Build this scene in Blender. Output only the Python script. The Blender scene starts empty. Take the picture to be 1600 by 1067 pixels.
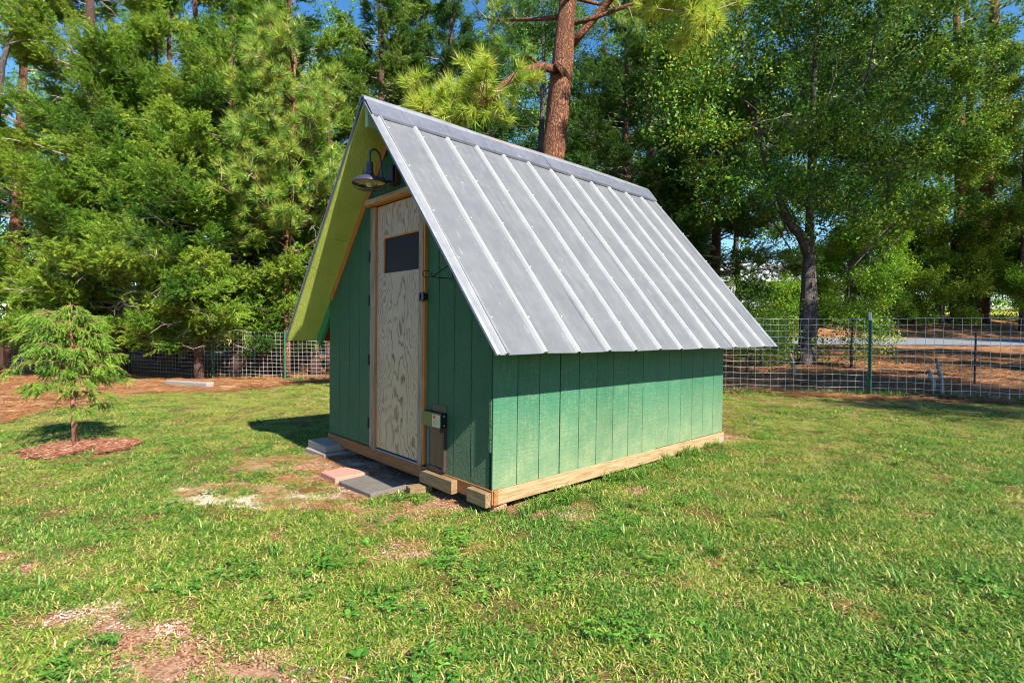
import bpy, math, random
import numpy as np
from mathutils import Matrix, Vector, noise as mnoise

PI = math.pi
random.seed(7)
RNG = np.random.default_rng(11)
SC = bpy.context.scene
COL = SC.collection

# ------------------------------------------------------------------ camera, light, exposure
CAMZ, PITCH, F = 1.148, -0.0193, 835.07
cam_d = bpy.data.cameras.new('camera'); cam = bpy.data.objects.new('camera', cam_d); COL.objects.link(cam)
cam_d.sensor_width = 36.0; cam_d.lens = F / 1600 * 36.0
cam_d.clip_start = 0.05; cam_d.clip_end = 2000
cam.location = (0, 0, CAMZ); cam.rotation_euler = (PI / 2 + PITCH, 0, 0)
SC.camera = cam

SUN = Vector((-0.675+.737*.058, 0.737+.675*.058, -0.81)).normalized()      # direction the light travels
W = bpy.data.worlds.new('World'); SC.world = W; W.use_nodes = True
nt = W.node_tree; nt.nodes.clear()
sky = nt.nodes.new('ShaderNodeTexSky'); sky.sky_type = 'NISHITA'; sky.sun_disc = False
sky.sun_elevation = math.asin(-SUN.z)
sky.sun_rotation = math.atan2(-SUN.x, -SUN.y)
sky.air_density = 1.0; sky.dust_density = 0.1; sky.ozone_density = 3.2
bg = nt.nodes.new('ShaderNodeBackground'); bg.inputs['Strength'].default_value = 0.088
wo = nt.nodes.new('ShaderNodeOutputWorld')
hs = nt.nodes.new('ShaderNodeHueSaturation'); hs.inputs['Saturation'].default_value = 1.25; nt.links.new(sky.outputs[0], hs.inputs['Color']); nt.links.new(hs.outputs[0], bg.inputs['Color']); nt.links.new(bg.outputs[0], wo.inputs['Surface'])
sl = bpy.data.lights.new('sun', 'SUN'); so = bpy.data.objects.new('sun', sl); COL.objects.link(so)
sl.energy = 5.0; sl.angle = math.radians(0.53); sl.color = (1.0, 0.92, 0.77)
so.rotation_euler = SUN.to_track_quat('-Z', 'Y').to_euler(); so.location = (8, -8, 12)
SC.view_settings.view_transform = 'Standard'; SC.view_settings.look = 'None'
SC.view_settings.gamma = 1.0; SC.view_settings.use_curve_mapping = False
SC.view_settings.exposure = 1.38
SC.cycles.pixel_filter_type = 'BLACKMAN_HARRIS'; SC.cycles.filter_width = 1.05
SC.cycles.max_bounces = 6; SC.cycles.diffuse_bounces = 3; SC.cycles.transmission_bounces = 3
SC.cycles.transparent_max_bounces = 6

# ------------------------------------------------------------------ material helper
class NT:
    def __init__(s, name):
        s.m = bpy.data.materials.new(name); s.m.use_nodes = True
        s.t = s.m.node_tree; s.t.nodes.clear()
        s.out = s.t.nodes.new('ShaderNodeOutputMaterial')
    def n(s, typ, ins=None, **kw):
        nd = s.t.nodes.new(typ)
        for k, v in kw.items(): setattr(nd, k, v)
        if ins:
            for k, v in ins.items():
                if isinstance(v, bpy.types.NodeSocket): s.t.links.new(v, nd.inputs[k])
                else: nd.inputs[k].default_value = v
        return nd
    def coords(s, scale=(1, 1, 1), rot=(0, 0, 0), kind='Object', loc=(0, 0, 0)):
        tc = s.n('ShaderNodeTexCoord')
        return s.n('ShaderNodeMapping', {'Vector': tc.outputs[kind], 'Scale': scale, 'Rotation': rot, 'Location': loc}).outputs[0]
    def noise(s, vec, scale, detail=4, rough=0.6, dist=0.0):
        return s.n('ShaderNodeTexNoise', {'Vector': vec, 'Scale': scale, 'Detail': detail, 'Roughness': rough, 'Distortion': dist}).outputs['Fac']
    def ramp(s, fac, stops, interp='LINEAR'):
        r = s.n('ShaderNodeValToRGB', {'Fac': fac}); cr = r.color_ramp; cr.interpolation = interp
        while len(cr.elements) < len(stops): cr.elements.new(0.5)
        for e, (p, c) in zip(cr.elements, stops):
            e.position = p; e.color = (c[0], c[1], c[2], 1) if not isinstance(c, (int, float)) else (c, c, c, 1)
        return r.outputs['Color']
    def mix(s, fac, a, b, blend='MIX'):
        nd = s.n('ShaderNodeMix', data_type='RGBA', blend_type=blend)
        for k, v in ((0, fac), (6, a), (7, b)):
            if isinstance(v, bpy.types.NodeSocket): s.t.links.new(v, nd.inputs[k])
            else: nd.inputs[k].default_value = v if k == 0 else ((v[0], v[1], v[2], 1) if not isinstance(v, (int, float)) else (v, v, v, 1))
        return nd.outputs[2]
    def math(s, op, a, b=0.0):
        nd = s.n('ShaderNodeMath', operation=op)
        for k, v in ((0, a), (1, b)):
            if isinstance(v, bpy.types.NodeSocket): s.t.links.new(v, nd.inputs[k])
            else: nd.inputs[k].default_value = v
        return nd.outputs[0]
    def attr(s, name):
        return s.n('ShaderNodeAttribute', attribute_name=name)
    def objrand(s):
        return s.n('ShaderNodeObjectInfo').outputs['Random']
    def bump(s, h, strength=0.5, dist=0.01):
        return s.n('ShaderNodeBump', {'Height': h, 'Strength': strength, 'Distance': dist}).outputs[0]
    def done(s, col, rough=0.7, metal=0.0, normal=None, spec=0.5, trans=0.0, tcol=None):
        ins = {'Base Color': col if isinstance(col, bpy.types.NodeSocket) else (*col, 1), 'Roughness': rough, 'Metallic': metal, 'Specular IOR Level': spec}
        if normal is not None: ins['Normal'] = normal
        b = s.n('ShaderNodeBsdfPrincipled', ins)
        o = b.outputs[0]
        if trans:
            tr = s.n('ShaderNodeBsdfTranslucent', {'Color': tcol if tcol is not None else (col if isinstance(col, bpy.types.NodeSocket) else (*col, 1))})
            mx = s.n('ShaderNodeMixShader', {0: trans}); s.t.links.new(o, mx.inputs[1]); s.t.links.new(tr.outputs[0], mx.inputs[2]); o = mx.outputs[0]
        s.t.links.new(o, s.out.inputs['Surface'])
        return s.m

def plain(name, col, rough=0.6, metal=0.0, spec=0.5, var=0.15, scale=20, bump=0.0):
    m = NT(name); v = m.coords()
    n = m.noise(v, scale, 4)
    c = m.mix(n, tuple(x * (1 - var) for x in col), tuple(min(1, x * (1 + var)) for x in col))
    nm = m.bump(m.noise(v, scale * 5, 3), bump, 0.004) if bump else None
    return m.done(c, rough, metal, nm, spec)

M = {}
# painted, dusty, rough-sawn siding
def siding_mat(name, dusty):
    m = NT(name); v = m.coords()
    gr = m.noise(m.coords((9, 9, 0.35)), 14, 5, 0.7)                        # vertical sawn grain
    sp = m.noise(v, 90, 3, 0.6)
    big = m.noise(v, 2.2, 4)
    rnd = m.objrand()
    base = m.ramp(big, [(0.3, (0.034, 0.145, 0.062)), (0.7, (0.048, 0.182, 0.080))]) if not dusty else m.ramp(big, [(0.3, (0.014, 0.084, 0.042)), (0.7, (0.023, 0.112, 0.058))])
    base = m.mix(m.math('MULTIPLY', rnd, 0.25), base, (0.04, 0.19, 0.11))
    base = m.mix(m.ramp(gr, [(0.45, 0.0), (0.72, 0.5)]), base, (0.035, 0.15, 0.09) if not dusty else (0.06, 0.22, 0.14))
    sepz = m.n('ShaderNodeSeparateXYZ', {0: m.n('ShaderNodeTexCoord').outputs['Object']}).outputs['Z']
    low = m.math('SUBTRACT', 1.0, m.math('MULTIPLY', sepz, 1.9 if dusty else 1.2))      # splashed soil near the ground
    low = m.n('ShaderNodeClamp', {0: low}).outputs[0]
    spk = m.ramp(m.math('ADD', m.noise(v, 42, 5, 0.75), m.math('MULTIPLY', m.noise(v, 5, 3), 0.35)), [(0.68, 0.0), (0.84, 1.0)])
    dust = m.math('MULTIPLY', spk, 0.22 if dusty else 0.15)
    dust = m.math('ADD', dust, m.math('MULTIPLY', m.math('MULTIPLY', low, m.noise(v, 7, 5)), 0.95 if dusty else 0.25))
    c = m.mix(dust, base, (0.27, 0.29, 0.15))
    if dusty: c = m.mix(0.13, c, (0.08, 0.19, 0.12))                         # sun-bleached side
    h = m.math('ADD', m.math('MULTIPLY', gr, 1.0), m.math('MULTIPLY', m.noise(m.coords((1, 1, .6)), 60, 4, .65), 1.6))
    wv = m.noise(m.coords((1.5, 1.5, 22)), 3.0, 3, 0.5, 1.5)
    if dusty: h = m.math('ADD', m.math('MULTIPLY', sp, 0.5), wv)
    return m.done(c, 0.62, 0, m.bump(h, 1.0 if not dusty else 0.5, 0.030 if not dusty else 0.006), 0.4)
M['siding'] = siding_mat('green_siding_paint', False)
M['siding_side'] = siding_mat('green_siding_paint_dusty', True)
M['siding_back'] = plain('green_groove_paint', (0.016, 0.075, 0.048), 0.8)
# lime soffit
m = NT('lime_paint'); v = m.coords()
n1 = m.noise(m.coords((3, 14, 3)), 9, 5, 0.7, 0.6)
M['lime'] = m.done(m.ramp(m.noise(v, 4, 4), [(0.3, (0.42, 0.50, 0.08)), (0.7, (0.54, 0.62, 0.15))]), 0.75, 0, m.bump(n1, 0.9, 0.02), 0.2)
M['soffit_shade'] = plain('soffit_shade_red', (0.35, 0.05, 0.02), 0.8)  # reddish shade of the outer soffit, put into the colour
M['green_tail'] = plain('green_tail_paint', (0.03, 0.22, 0.09), 0.6, bump=0.4)
# woods
def wood(name, c1, c2, c3, scale=1.0, axis='Z', cathedral=False, bump=0.25):
    m = NT(name)
    st = {'Z': (7, 7, 0.55), 'X': (0.55, 7, 7), 'Y': (7, 0.55, 7)}[axis]
    off = m.n('ShaderNodeVectorMath', {0: m.coords(st), 1: m.n('ShaderNodeCombineXYZ', {0: m.math('MULTIPLY', m.objrand(), 40.0), 1: m.math('MULTIPLY', m.objrand(), 23.0)}).outputs[0]}, operation='ADD').outputs[0]
    if cathedral:
        q = m.n('ShaderNodeSeparateXYZ', {0: m.n('ShaderNodeTexCoord').outputs['Object']})
        wp = m.noise(m.coords((1.3, 1.3, 1.6)), 1.5, 2, 0.5)
        wp2 = m.noise(m.coords((5, 5, 1.6)), 2.2, 4, 0.55)
        xx = m.math('ADD', m.math('ADD', q.outputs['X'], 1.16), m.math('MULTIPLY', m.math('SUBTRACT', wp, 0.5), 0.55))
        arch = m.math('ADD', m.math('MULTIPLY', m.math('MULTIPLY', xx, xx), 42.0), m.math('MULTIPLY', q.outputs['Z'], 2.4))
        arch = m.math('ADD', arch, m.math('MULTIPLY', wp2, 2.6))
        rings = m.math('FRACT', m.math('MULTIPLY', arch, 1.5))
        rings = m.ramp(rings, [(0.0, 0.1), (0.55, 0.0), (0.80, 0.9), (0.90, 1.0), (1.0, 0.1)])
        brk = m.ramp(m.noise(m.coords((2.5, 2.5, 1.0)), 2.0, 4), [(0.36, 0.35), (0.60, 1.0)])
        rings = m.math('MULTIPLY', rings, brk)
    else:
        rings = m.ramp(m.noise(off, 9 * scale, 4, 0.65, 0.4), [(0.35, 0.0), (0.7, 1.0)])
    fine = m.noise(off, 30 * scale, 4, 0.7)
    c = m.mix(m.noise(m.coords(), 2.5, 4, 0.6), c1, c2)
    if cathedral:
        c = m.mix(m.ramp(m.math('ADD', m.math('MULTIPLY', m.n('ShaderNodeSeparateXYZ', {0: m.n('ShaderNodeTexCoord').outputs['Object']}).outputs['Z'], .5), m.math('MULTIPLY', m.noise(m.coords(), 2.0, 4), .3)), [(0.15, 0.85), (0.85, 0.0)]), c, (0.66, 0.46, 0.24))
    c = m.mix(m.math('MULTIPLY', rings, 0.92), c, c3)
    c = m.mix(m.math('MULTIPLY', fine, 0.35), c, tuple(x * 0.55 for x in c1))
    kn = m.n('ShaderNodeTexVoronoi', {'Vector': m.coords((1.4, 1.4, 1.0)), 'Scale': 3.2}).outputs['Distance']
    c = m.mix(m.ramp(kn, [(0.035, 0.75), (0.075, 0.0)]), c, tuple(x * 0.4 for x in c3))
    return m.done(c, 0.7, 0, m.bump(m.math('ADD', rings, fine), bump, 0.003), 0.25)
M['door_ply'] = wood('weathered_plywood', (0.42, 0.32, 0.235), (0.54, 0.43, 0.32), (0.155, 0.075, 0.022), 1.0, 'Z', True, 0.3)
M['grey_wood'] = wood('weathered_board', (0.34, 0.25, 0.18), (0.46, 0.35, 0.26), (0.14, 0.08, 0.04))
M['orange_wood'] = wood('raw_amber_wood', (0.55, 0.20, 0.035), (0.62, 0.26, 0.06), (0.38, 0.11, 0.02))
M['red_wood'] = wood('reddish_jamb_wood', (0.36, 0.13, 0.06), (0.45, 0.20, 0.09), (0.22, 0.06, 0.03))
M['beam_brown'] = wood('brown_stained_beam', (0.30, 0.12, 0.045), (0.42, 0.19, 0.07), (0.17, 0.06, 0.02), 1.0, 'X')
M['beam_pale'] = wood('pale_pine_beam', (0.34, 0.25, 0.14), (0.42, 0.33, 0.20), (0.19, 0.10, 0.04), 1.0, 'Y')
M['block'] = wood('raw_block_wood', (0.24, 0.16, 0.085), (0.34, 0.25, 0.14), (0.09, 0.05, 0.025), 1.0, 'X')
M['header'] = wood('weathered_header', (0.46, 0.30, 0.16), (0.58, 0.42, 0.24), (0.20, 0.10, 0.04), 1.0, 'X')
M['glass'] = NT('dark_window_glass').done((0.018, 0.015, 0.014), 0.35, 0, None, 0.035)
M['slate'] = plain('slate_threshold', (0.20, 0.22, 0.27), 0.7)
# metal roofing
def metal_mat(name, lo, hi, rough=0.42, metal=0.35):
    m = NT(name); v = m.coords()
    sp = m.n('ShaderNodeTexVoronoi', {'Vector': v, 'Scale': 260.0}).outputs['Color']
    g = m.n('ShaderNodeSeparateColor', {0: sp}).outputs[0]
    c = m.mix(m.ramp(m.noise(v, 4, 6, 0.7), [(0.35, 0.0), (0.65, 1.0)]), lo, hi)
    c = m.mix(m.ramp(m.noise(m.coords((.7, 5, .7), rot=(0.2, 0.5, 0.3)), 9, 3, .6, 1.5), [(0.66, 0.0), (0.72, 0.35)]), c, (0.5, 0.52, 0.55))
    c = m.mix(m.math('MULTIPLY', g, 0.25), c, tuple(x * 1.3 for x in hi))
    c = m.mix(m.ramp(m.noise(m.coords((1, 1, 1)), 60, 3), [(0.70, 0.0), (0.78, 0.7)]), c, (0.75, 0.77, 0.80))
    c = m.mix(m.ramp(m.noise(m.coords((0.6, 9, 0.6)), 3, 3), [(0.5, 0.0), (0.8, 0.10)]), c, (0.42, 0.41, 0.40))
    return m.done(c, m.ramp(m.noise(v, 12, 4), [(0.3, rough - 0.06), (0.7, rough + 0.12)]), metal, m.bump(m.noise(v, 5, 3), 0.12, 0.01), 0.5)
M['metal'] = metal_mat('galvalume_sheet', (0.100, 0.108, 0.124), (0.126, 0.134, 0.150), 0.5, 0.15)
M['metal_bright'] = metal_mat('bright_flashing', (0.20, 0.212, 0.24), (0.26, 0.272, 0.30), 0.38, 0.45)
M['cap'] = metal_mat('ridge_flashing', (0.105, 0.115, 0.15), (0.15, 0.16, 0.20), 0.4, 0.35)
M['rib'] = metal_mat('rib_metal', (0.27, 0.28, 0.29), (0.36, 0.37, 0.38), 0.45, 0.2)
M['screw'] = plain('screw_head', (0.8, 0.8, 0.8), 0.3, 0.5)
M['black'] = plain('black_metal', (0.012, 0.012, 0.018), 0.45, 0.3)
M['lamp_dark'] = plain('dark_lamp_enamel', (0.050, 0.045, 0.075), 0.38, 0.2)
M['lamp_in'] = plain('lamp_reflector', (0.65, 0.52, 0.20), 0.35, 0.1)
M['wire_galv'] = plain('galvanised_wire', (0.62, 0.60, 0.60), 0.5, 0.1)
M['rustbrown'] = plain('brown_box_paint', (0.10, 0.035, 0.03), 0.5)
M['olive'] = plain('olive_plastic', (0.13, 0.13, 0.03), 0.4)
M['sticker'] = plain('sticker_paper', (0.50, 0.46, 0.28), 0.6)
M['red'] = plain('sticker_red', (0.75, 0.03, 0.02), 0.6)
M['grey_print'] = plain('sticker_print', (0.25, 0.24, 0.18), 0.6)
M['flap'] = plain('brown_flap', (0.12, 0.065, 0.03), 0.55, bump=0.6)
M['flap_frame'] = plain('dark_frame', (0.045, 0.025, 0.025), 0.5, bump=0.4)
M['blue_grey'] = plain('blue_grey_frame', (0.07, 0.08, 0.12), 0.5)
M['red_paver'] = plain('red_paver_stone', (0.40, 0.20, 0.15), 0.9, bump=0.6, scale=30)
M['dark_slab'] = plain('dark_slate_slab', (0.12, 0.105, 0.095), 0.85, bump=0.6, scale=12, var=0.4)
M['paver'] = plain('grey_concrete_paver', (0.27, 0.23, 0.21), 0.9, bump=0.6, scale=25)
M['concrete'] = plain('pale_concrete', (0.24, 0.21, 0.19), 0.9, bump=0.6, scale=15)
M['post_green'] = plain('green_post_paint', (0.03, 0.15, 0.08), 0.5)
M['post_white'] = plain('white_post_tip', (0.75, 0.72, 0.68), 0.6)
M['post_dark'] = plain('dark_post', (0.03, 0.035, 0.03), 0.6)
M['post_wood'] = wood('tan_post_wood', (0.52, 0.25, 0.13), (0.62, 0.33, 0.18), (0.35, 0.14, 0.06))
M['asphalt'] = plain('asphalt', (0.15, 0.16, 0.19), 0.9, bump=0.4, scale=3)
M['house_wall'] = plain('pale_house_wall', (0.34, 0.36, 0.41), 0.8, scale=1)
M['house_roof'] = plain('grey_house_roof', (0.32, 0.34, 0.38), 0.8, scale=1)
M['house_found'] = plain('dark_foundation', (0.12, 0.13, 0.17), 0.8, scale=1)
M['dead_wood'] = wood('grey_dead_wood', (0.34, 0.30, 0.26), (0.46, 0.41, 0.36), (0.16, 0.12, 0.09))

def bark(name, c1, c2, c3, scale=6, bump=1.0, lichen=0.0):
    m = NT(name)
    v = m.coords((1, 1, 0.28))
    vo = m.n('ShaderNodeTexVoronoi', {'Vector': m.n('ShaderNodeVectorMath', {0: v, 1: m.n('ShaderNodeTexNoise', {'Vector': v, 'Scale': scale * 0.8}).outputs['Color']}, operation='ADD').outputs[0], 'Scale': scale * 2.2}, feature='DISTANCE_TO_EDGE').outputs['Distance']
    n = m.noise(v, scale * 4, 5, 0.7)
    c = m.mix(n, c1, c2)
    c = m.mix(m.ramp(vo, [(0.0, 1.0), (0.12, 0.0)]), c, c3)
    c = m.mix(m.ramp(m.noise(m.coords(), 1.3, 3), [(0.35, 0.0), (0.7, 0.6)]), c, tuple(x * 0.6 for x in c1))
    if lichen:
        c = m.mix(m.ramp(m.noise(m.coords(), 28, 4, 0.7), [(0.60, 0.0), (0.68, lichen)]), c, (0.36, 0.38, 0.30))
    h = m.math('ADD', m.ramp(vo, [(0.0, 0.0), (0.2, 1.0)]), n)
    return m.done(c, 0.9, 0, m.bump(h, bump, 0.025), 0.15)
M['pine_bark'] = bark('pine_bark', (0.24, 0.10, 0.060), (0.36, 0.18, 0.11), (0.07, 0.025, 0.018), 7, 1.0, 0.8)
M['cedar_bark'] = bark('cedar_bark', (0.17, 0.085, 0.070), (0.28, 0.17, 0.14), (0.05, 0.03, 0.03), 9, 1.0, 0.3)
M['grey_bark'] = bark('grey_bark', (0.15, 0.125, 0.125), (0.26, 0.22, 0.21), (0.05, 0.04, 0.045), 8, 1.0, 0.5)
M['young_bark'] = bark('young_bark', (0.42, 0.20, 0.13), (0.55, 0.30, 0.20), (0.22, 0.09, 0.05), 22, 0.6)
M['twig'] = plain('twig_bark', (0.26, 0.19, 0.15), 0.9, scale=4)

CROWN_MATS = ('cedar_foliage', 'dark_cedar_foliage', 'pine_needles', 'sunlit_pine_needles', 'broad_leaves', 'pale_broad_leaves', 'young_spruce_foliage')
def leafmat(name, stops, trans=0.35, rough=0.55, spec=0.35, inst=False):
    m = NT(name)
    t = m.attr('tint').outputs['Fac']
    if name in CROWN_MATS: t = m.n('ShaderNodeClamp', {0: m.math('SUBTRACT', m.math('ADD', t, m.n('ShaderNodeAttribute', attribute_name='itint', attribute_type='INSTANCER').outputs['Fac']), 0.5)}).outputs[0]
    if inst: t = m.n('ShaderNodeClamp', {0: m.math('ADD', t, m.math('MULTIPLY', m.math('SUBTRACT', m.objrand(), 0.5), 0.35))}).outputs[0]
    c = m.ramp(t, stops)
    return m.done(c, rough, 0, None, spec, trans, m.mix(0.25, c, (0.30, 0.42, 0.02)))
M['cedar_leaf'] = leafmat('cedar_foliage', [(0.0, (0.018, 0.062, 0.010)), (0.35, (0.070, 0.185, 0.014)), (0.66, (0.205, 0.345, 0.026)), (0.975, (0.39, 0.46, 0.06)), (1.0, (0.48, 0.20, 0.06))], 0.30)
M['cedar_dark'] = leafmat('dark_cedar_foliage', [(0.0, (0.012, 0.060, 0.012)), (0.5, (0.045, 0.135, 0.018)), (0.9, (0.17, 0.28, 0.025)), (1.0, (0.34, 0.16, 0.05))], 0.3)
M['pine_leaf'] = leafmat('pine_needles', [(0.0, (0.050, 0.170, 0.035)), (0.4, (0.150, 0.310, 0.050)), (0.8, (0.330, 0.440, 0.060)), (0.94, (0.50, 0.52, 0.12)), (1.0, (0.58, 0.24, 0.05))], 0.25, 0.4)
M['pine_pale'] = leafmat('sunlit_pine_needles', [(0.0, (0.10, 0.24, 0.030)), (0.35, (0.27, 0.42, 0.045)), (0.75, (0.50, 0.58, 0.07)), (0.95, (0.64, 0.60, 0.14)), (1.0, (0.62, 0.28, 0.06))], 0.4, 0.4)
M['hard_leaf'] = leafmat('broad_leaves', [(0.0, (0.008, 0.040, 0.008)), (0.42, (0.028, 0.110, 0.011)), (0.72, (0.175, 0.345, 0.024)), (0.985, (0.42, 0.47, 0.05)), (1.0, (0.50, 0.24, 0.03))], 0.30, 0.55, 0.25)
M['hard_pale'] = leafmat('pale_broad_leaves', [(0.0, (0.040, 0.130, 0.014)), (0.45, (0.130, 0.300, 0.022)), (0.85, (0.300, 0.460, 0.040)), (1.0, (0.55, 0.55, 0.09))], 0.35, 0.55, 0.25)
M['young_leaf'] = leafmat('young_spruce_foliage', [(0.0, (0.06, 0.17, 0.018)), (0.5, (0.165, 0.32, 0.032)), (0.9, (0.34, 0.45, 0.06)), (1.0, (0.45, 0.30, 0.09))], 0.25, 0.5)
M['grass'] = leafmat('grass_blades', [(0.0, (0.030, 0.110, 0.010)), (0.34, (0.100, 0.225, 0.012)), (0.60, (0.230, 0.330, 0.030)), (0.82, (0.42, 0.40, 0.11)), (1.0, (0.54, 0.41, 0.20))], 0.3, 0.45, 0.4, True)
M['grass_green'] = leafmat('lush_grass_blades', [(0.0, (0.024, 0.105, 0.012)), (0.5, (0.080, 0.215, 0.024)), (0.82, (0.200, 0.325, 0.048)), (1.0, (0.46, 0.43, 0.16))], 0.3, 0.45, 0.4, True)
M['clover'] = leafmat('clover_leaves', [(0.0, (0.03, 0.12, 0.014)), (0.6, (0.08, 0.24, 0.026)), (1.0, (0.20, 0.35, 0.05))], 0.3, 0.5, 0.35, True)
M['straw'] = leafmat('pine_straw_needles', [(0.0, (0.13, 0.045, 0.020)), (0.4, (0.32, 0.125, 0.050)), (0.8, (0.50, 0.27, 0.13)), (1.0, (0.60, 0.44, 0.28))], 0.1, 0.7, 0.2, True)
M['chip'] = leafmat('bark_chips', [(0.0, (0.07, 0.025, 0.015)), (0.5, (0.19, 0.075, 0.045)), (0.9, (0.30, 0.145, 0.09)), (1.0, (0.42, 0.30, 0.20))], 0.0, 0.85, 0.2, True)
M['gravel'] = leafmat('gravel_bits', [(0.0, (0.34, 0.24, 0.18)), (0.5, (0.50, 0.42, 0.35)), (1.0, (0.68, 0.63, 0.58))], 0.0, 0.85, 0.3, True)

# ------------------------------------------------------------------ object helpers
def tag(o, label=None, cat=None, group=None, kind=None):
    if label: o['label'] = label
    if cat: o['category'] = cat
    if group: o['group'] = group
    if kind: o['kind'] = kind
    return o
def empty(name, loc=(0, 0, 0), rot=(0, 0, 0)):
    o = bpy.data.objects.new(name, None); COL.objects.link(o); o.location = loc; o.rotation_euler = rot
    o.empty_display_size = 0.1
    return o
def link(name, me, parent=None):
    o = bpy.data.objects.new(name, me); COL.objects.link(o)
    if parent is not None: o.parent = parent
    return o

class MB:
    """collects simple shapes into one mesh"""
    def __init__(s): s.v = []; s.f = []; s.mi = []; s.cur = 0; s.smooth = False
    def add(s, vs, fs):
        b = len(s.v); s.v += [tuple(p) for p in vs]
        for f in fs: s.f.append(tuple(b + i for i in f)); s.mi.append(s.cur)
        return s
    def box(s, x0, x1, y0, y1, z0, z1, jit=0.0):
        vs = [(x, y, z) for z in (z0, z1) for y in (y0, y1) for x in (x0, x1)]
        if jit: vs = [tuple(c + random.uniform(-jit, jit) for c in p) for p in vs]
        return s.add(vs, [(0, 2, 3, 1), (4, 5, 7, 6), (0, 1, 5, 4), (2, 6, 7, 3), (0, 4, 6, 2), (1, 3, 7, 5)])
    def prism(s, poly, ax, lo, hi):
        """poly: 2D points in the plane perpendicular to axis ax ('x','y','z'), extruded lo..hi"""
        n = len(poly)
        def P(p, t):
            return {'x': (t, p[0], p[1]), 'y': (p[0], t, p[1]), 'z': (p[0], p[1], t)}[ax]
        vs = [P(p, lo) for p in poly] + [P(p, hi) for p in poly]
        fs = [tuple(range(n - 1, -1, -1)), tuple(range(n, 2 * n))] + [(i, (i + 1) % n, n + (i + 1) % n, n + i) for i in range(n)]
        return s.add(vs, fs)
    def tube(s, pts, rad, n=6, cap=True, wob=0.0):
        pts = [Vector(p) for p in pts]
        if not hasattr(rad, '__len__'): rad = [rad] * len(pts)
        b = len(s.v); up = None
        for i, p in enumerate(pts):
            d = (pts[min(i + 1, len(pts) - 1)] - pts[max(i - 1, 0)]).normalized()
            if up is None: up = d.orthogonal().normalized()
            up = (up - d * up.dot(d)).normalized(); si = d.cross(up)
            for k in range(n):
                a = 2 * PI * k / n
                r = rad[i] * (1 + wob * mnoise.noise(Vector((math.cos(a) * 1.5 + p.x * 3, math.sin(a) * 1.5 + p.y * 3, p.z * 1.6))))
                s.v.append(tuple(p + (up * math.cos(a) + si * math.sin(a)) * r))
        for i in range(len(pts) - 1):
            for k in range(n):
                s.f.append((b + i * n + k, b + i * n + (k + 1) % n, b + (i + 1) * n + (k + 1) % n, b + (i + 1) * n + k)); s.mi.append(s.cur)
        if cap:
            s.f.append(tuple(b + k for k in range(n - 1, -1, -1))); s.mi.append(s.cur)
            s.f.append(tuple(b + (len(pts) - 1) * n + k for k in range(n))); s.mi.append(s.cur)
        return s
    def lathe(s, prof, c, n=24):
        b = len(s.v)
        for r, z in prof:
            for k in range(n):
                a = 2 * PI * k / n; s.v.append((c[0] + r * math.cos(a), c[1] + r * math.sin(a), c[2] + z))
        for i in range(len(prof) - 1):
            for k in range(n):
                s.f.append((b + i * n + k, b + i * n + (k + 1) % n, b + (i + 1) * n + (k + 1) % n, b + (i + 1) * n + k)); s.mi.append(s.cur)
        return s
    def mesh(s, name, mats):
        me = bpy.data.meshes.new(name); me.from_pydata(s.v, [], s.f)
        for m_ in (mats if isinstance(mats, (list, tuple)) else [mats]): me.materials.append(m_)
        me.polygons.foreach_set('material_index', s.mi)
        if s.smooth: me.polygons.foreach_set('use_smooth', [True] * len(s.f))
        me.update(); return me
    def build(s, name, mats, parent=None, bevel=0.0):
        o = link(name, s.mesh(name, mats), parent)
        if bevel:
            b = o.modifiers.new('bevel', 'BEVEL'); b.width = bevel; b.segments = 1; b.limit_method = 'ANGLE'
        return o

def tri_mesh(name, tris, tint, mat):
    """tris (N,3,3) float array, tint (N,) -> mesh"""
    n = len(tris); me = bpy.data.meshes.new(name)
    me.vertices.add(n * 3); me.vertices.foreach_set('co', np.ascontiguousarray(tris, dtype=np.float32).ravel())
    me.loops.add(n * 3); me.loops.foreach_set('vertex_index', np.arange(n * 3, dtype=np.int32))
    me.polygons.add(n); me.polygons.foreach_set('loop_start', np.arange(0, n * 3, 3, dtype=np.int32))
    a = me.attributes.new('tint', 'FLOAT', 'FACE'); a.data.foreach_set('value', np.clip(tint, 0, 1).astype(np.float32))
    me.materials.append(mat); me.update(); me.validate(); return me

# ------------------------------------------------------------------ ground shape
def sstep(a, b, x):
    t = np.clip((x - a) / (b - a), 0, 1); return t * t * (3 - 2 * t)
YL = ([-200, 6, 10, 14, 20, 24, 28, 35, 60, 200], [0, 0, -0.05, -0.12, 0.0, 0.13, 0.12, 0.28, 1.6, 6.0])
YR = ([-200, 4, 9, 13, 20, 24, 28, 40, 60, 200], [0, 0, 0.12, 0.29, 0.58, 0.86, 1.75, 2.6, 3.7, 9.0])
def zg(x, y):
    x = np.asarray(x, float); y = np.asarray(y, float)
    k = sstep(-0.25, 0.35, x / np.maximum(y, 4.0))
    z = np.interp(y, *YL) * (1 - k) + np.interp(y, *YR) * k
    z = z + 0.012 * np.sin(x * 1.7 + 0.6) * np.cos(y * 1.3) * sstep(0.3, 2.5, np.hypot(x + 0.9, y - 5.0) - 1.5)
    return z
def Z(x, y): return float(zg(x, y))
CP, SP = math.cos(PITCH), math.sin(PITCH)
def G(u, v, z=0.0):
    """point of the place seen at (u, v) of the 1600x1067 photograph, on the level z"""
    x = (u - 800) / F; zz = -(v - 533.5) / F
    d = (x, CP - SP * zz, SP + CP * zz); t = (z - CAMZ) / d[2]
    return (d[0] * t, d[1] * t)

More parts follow.
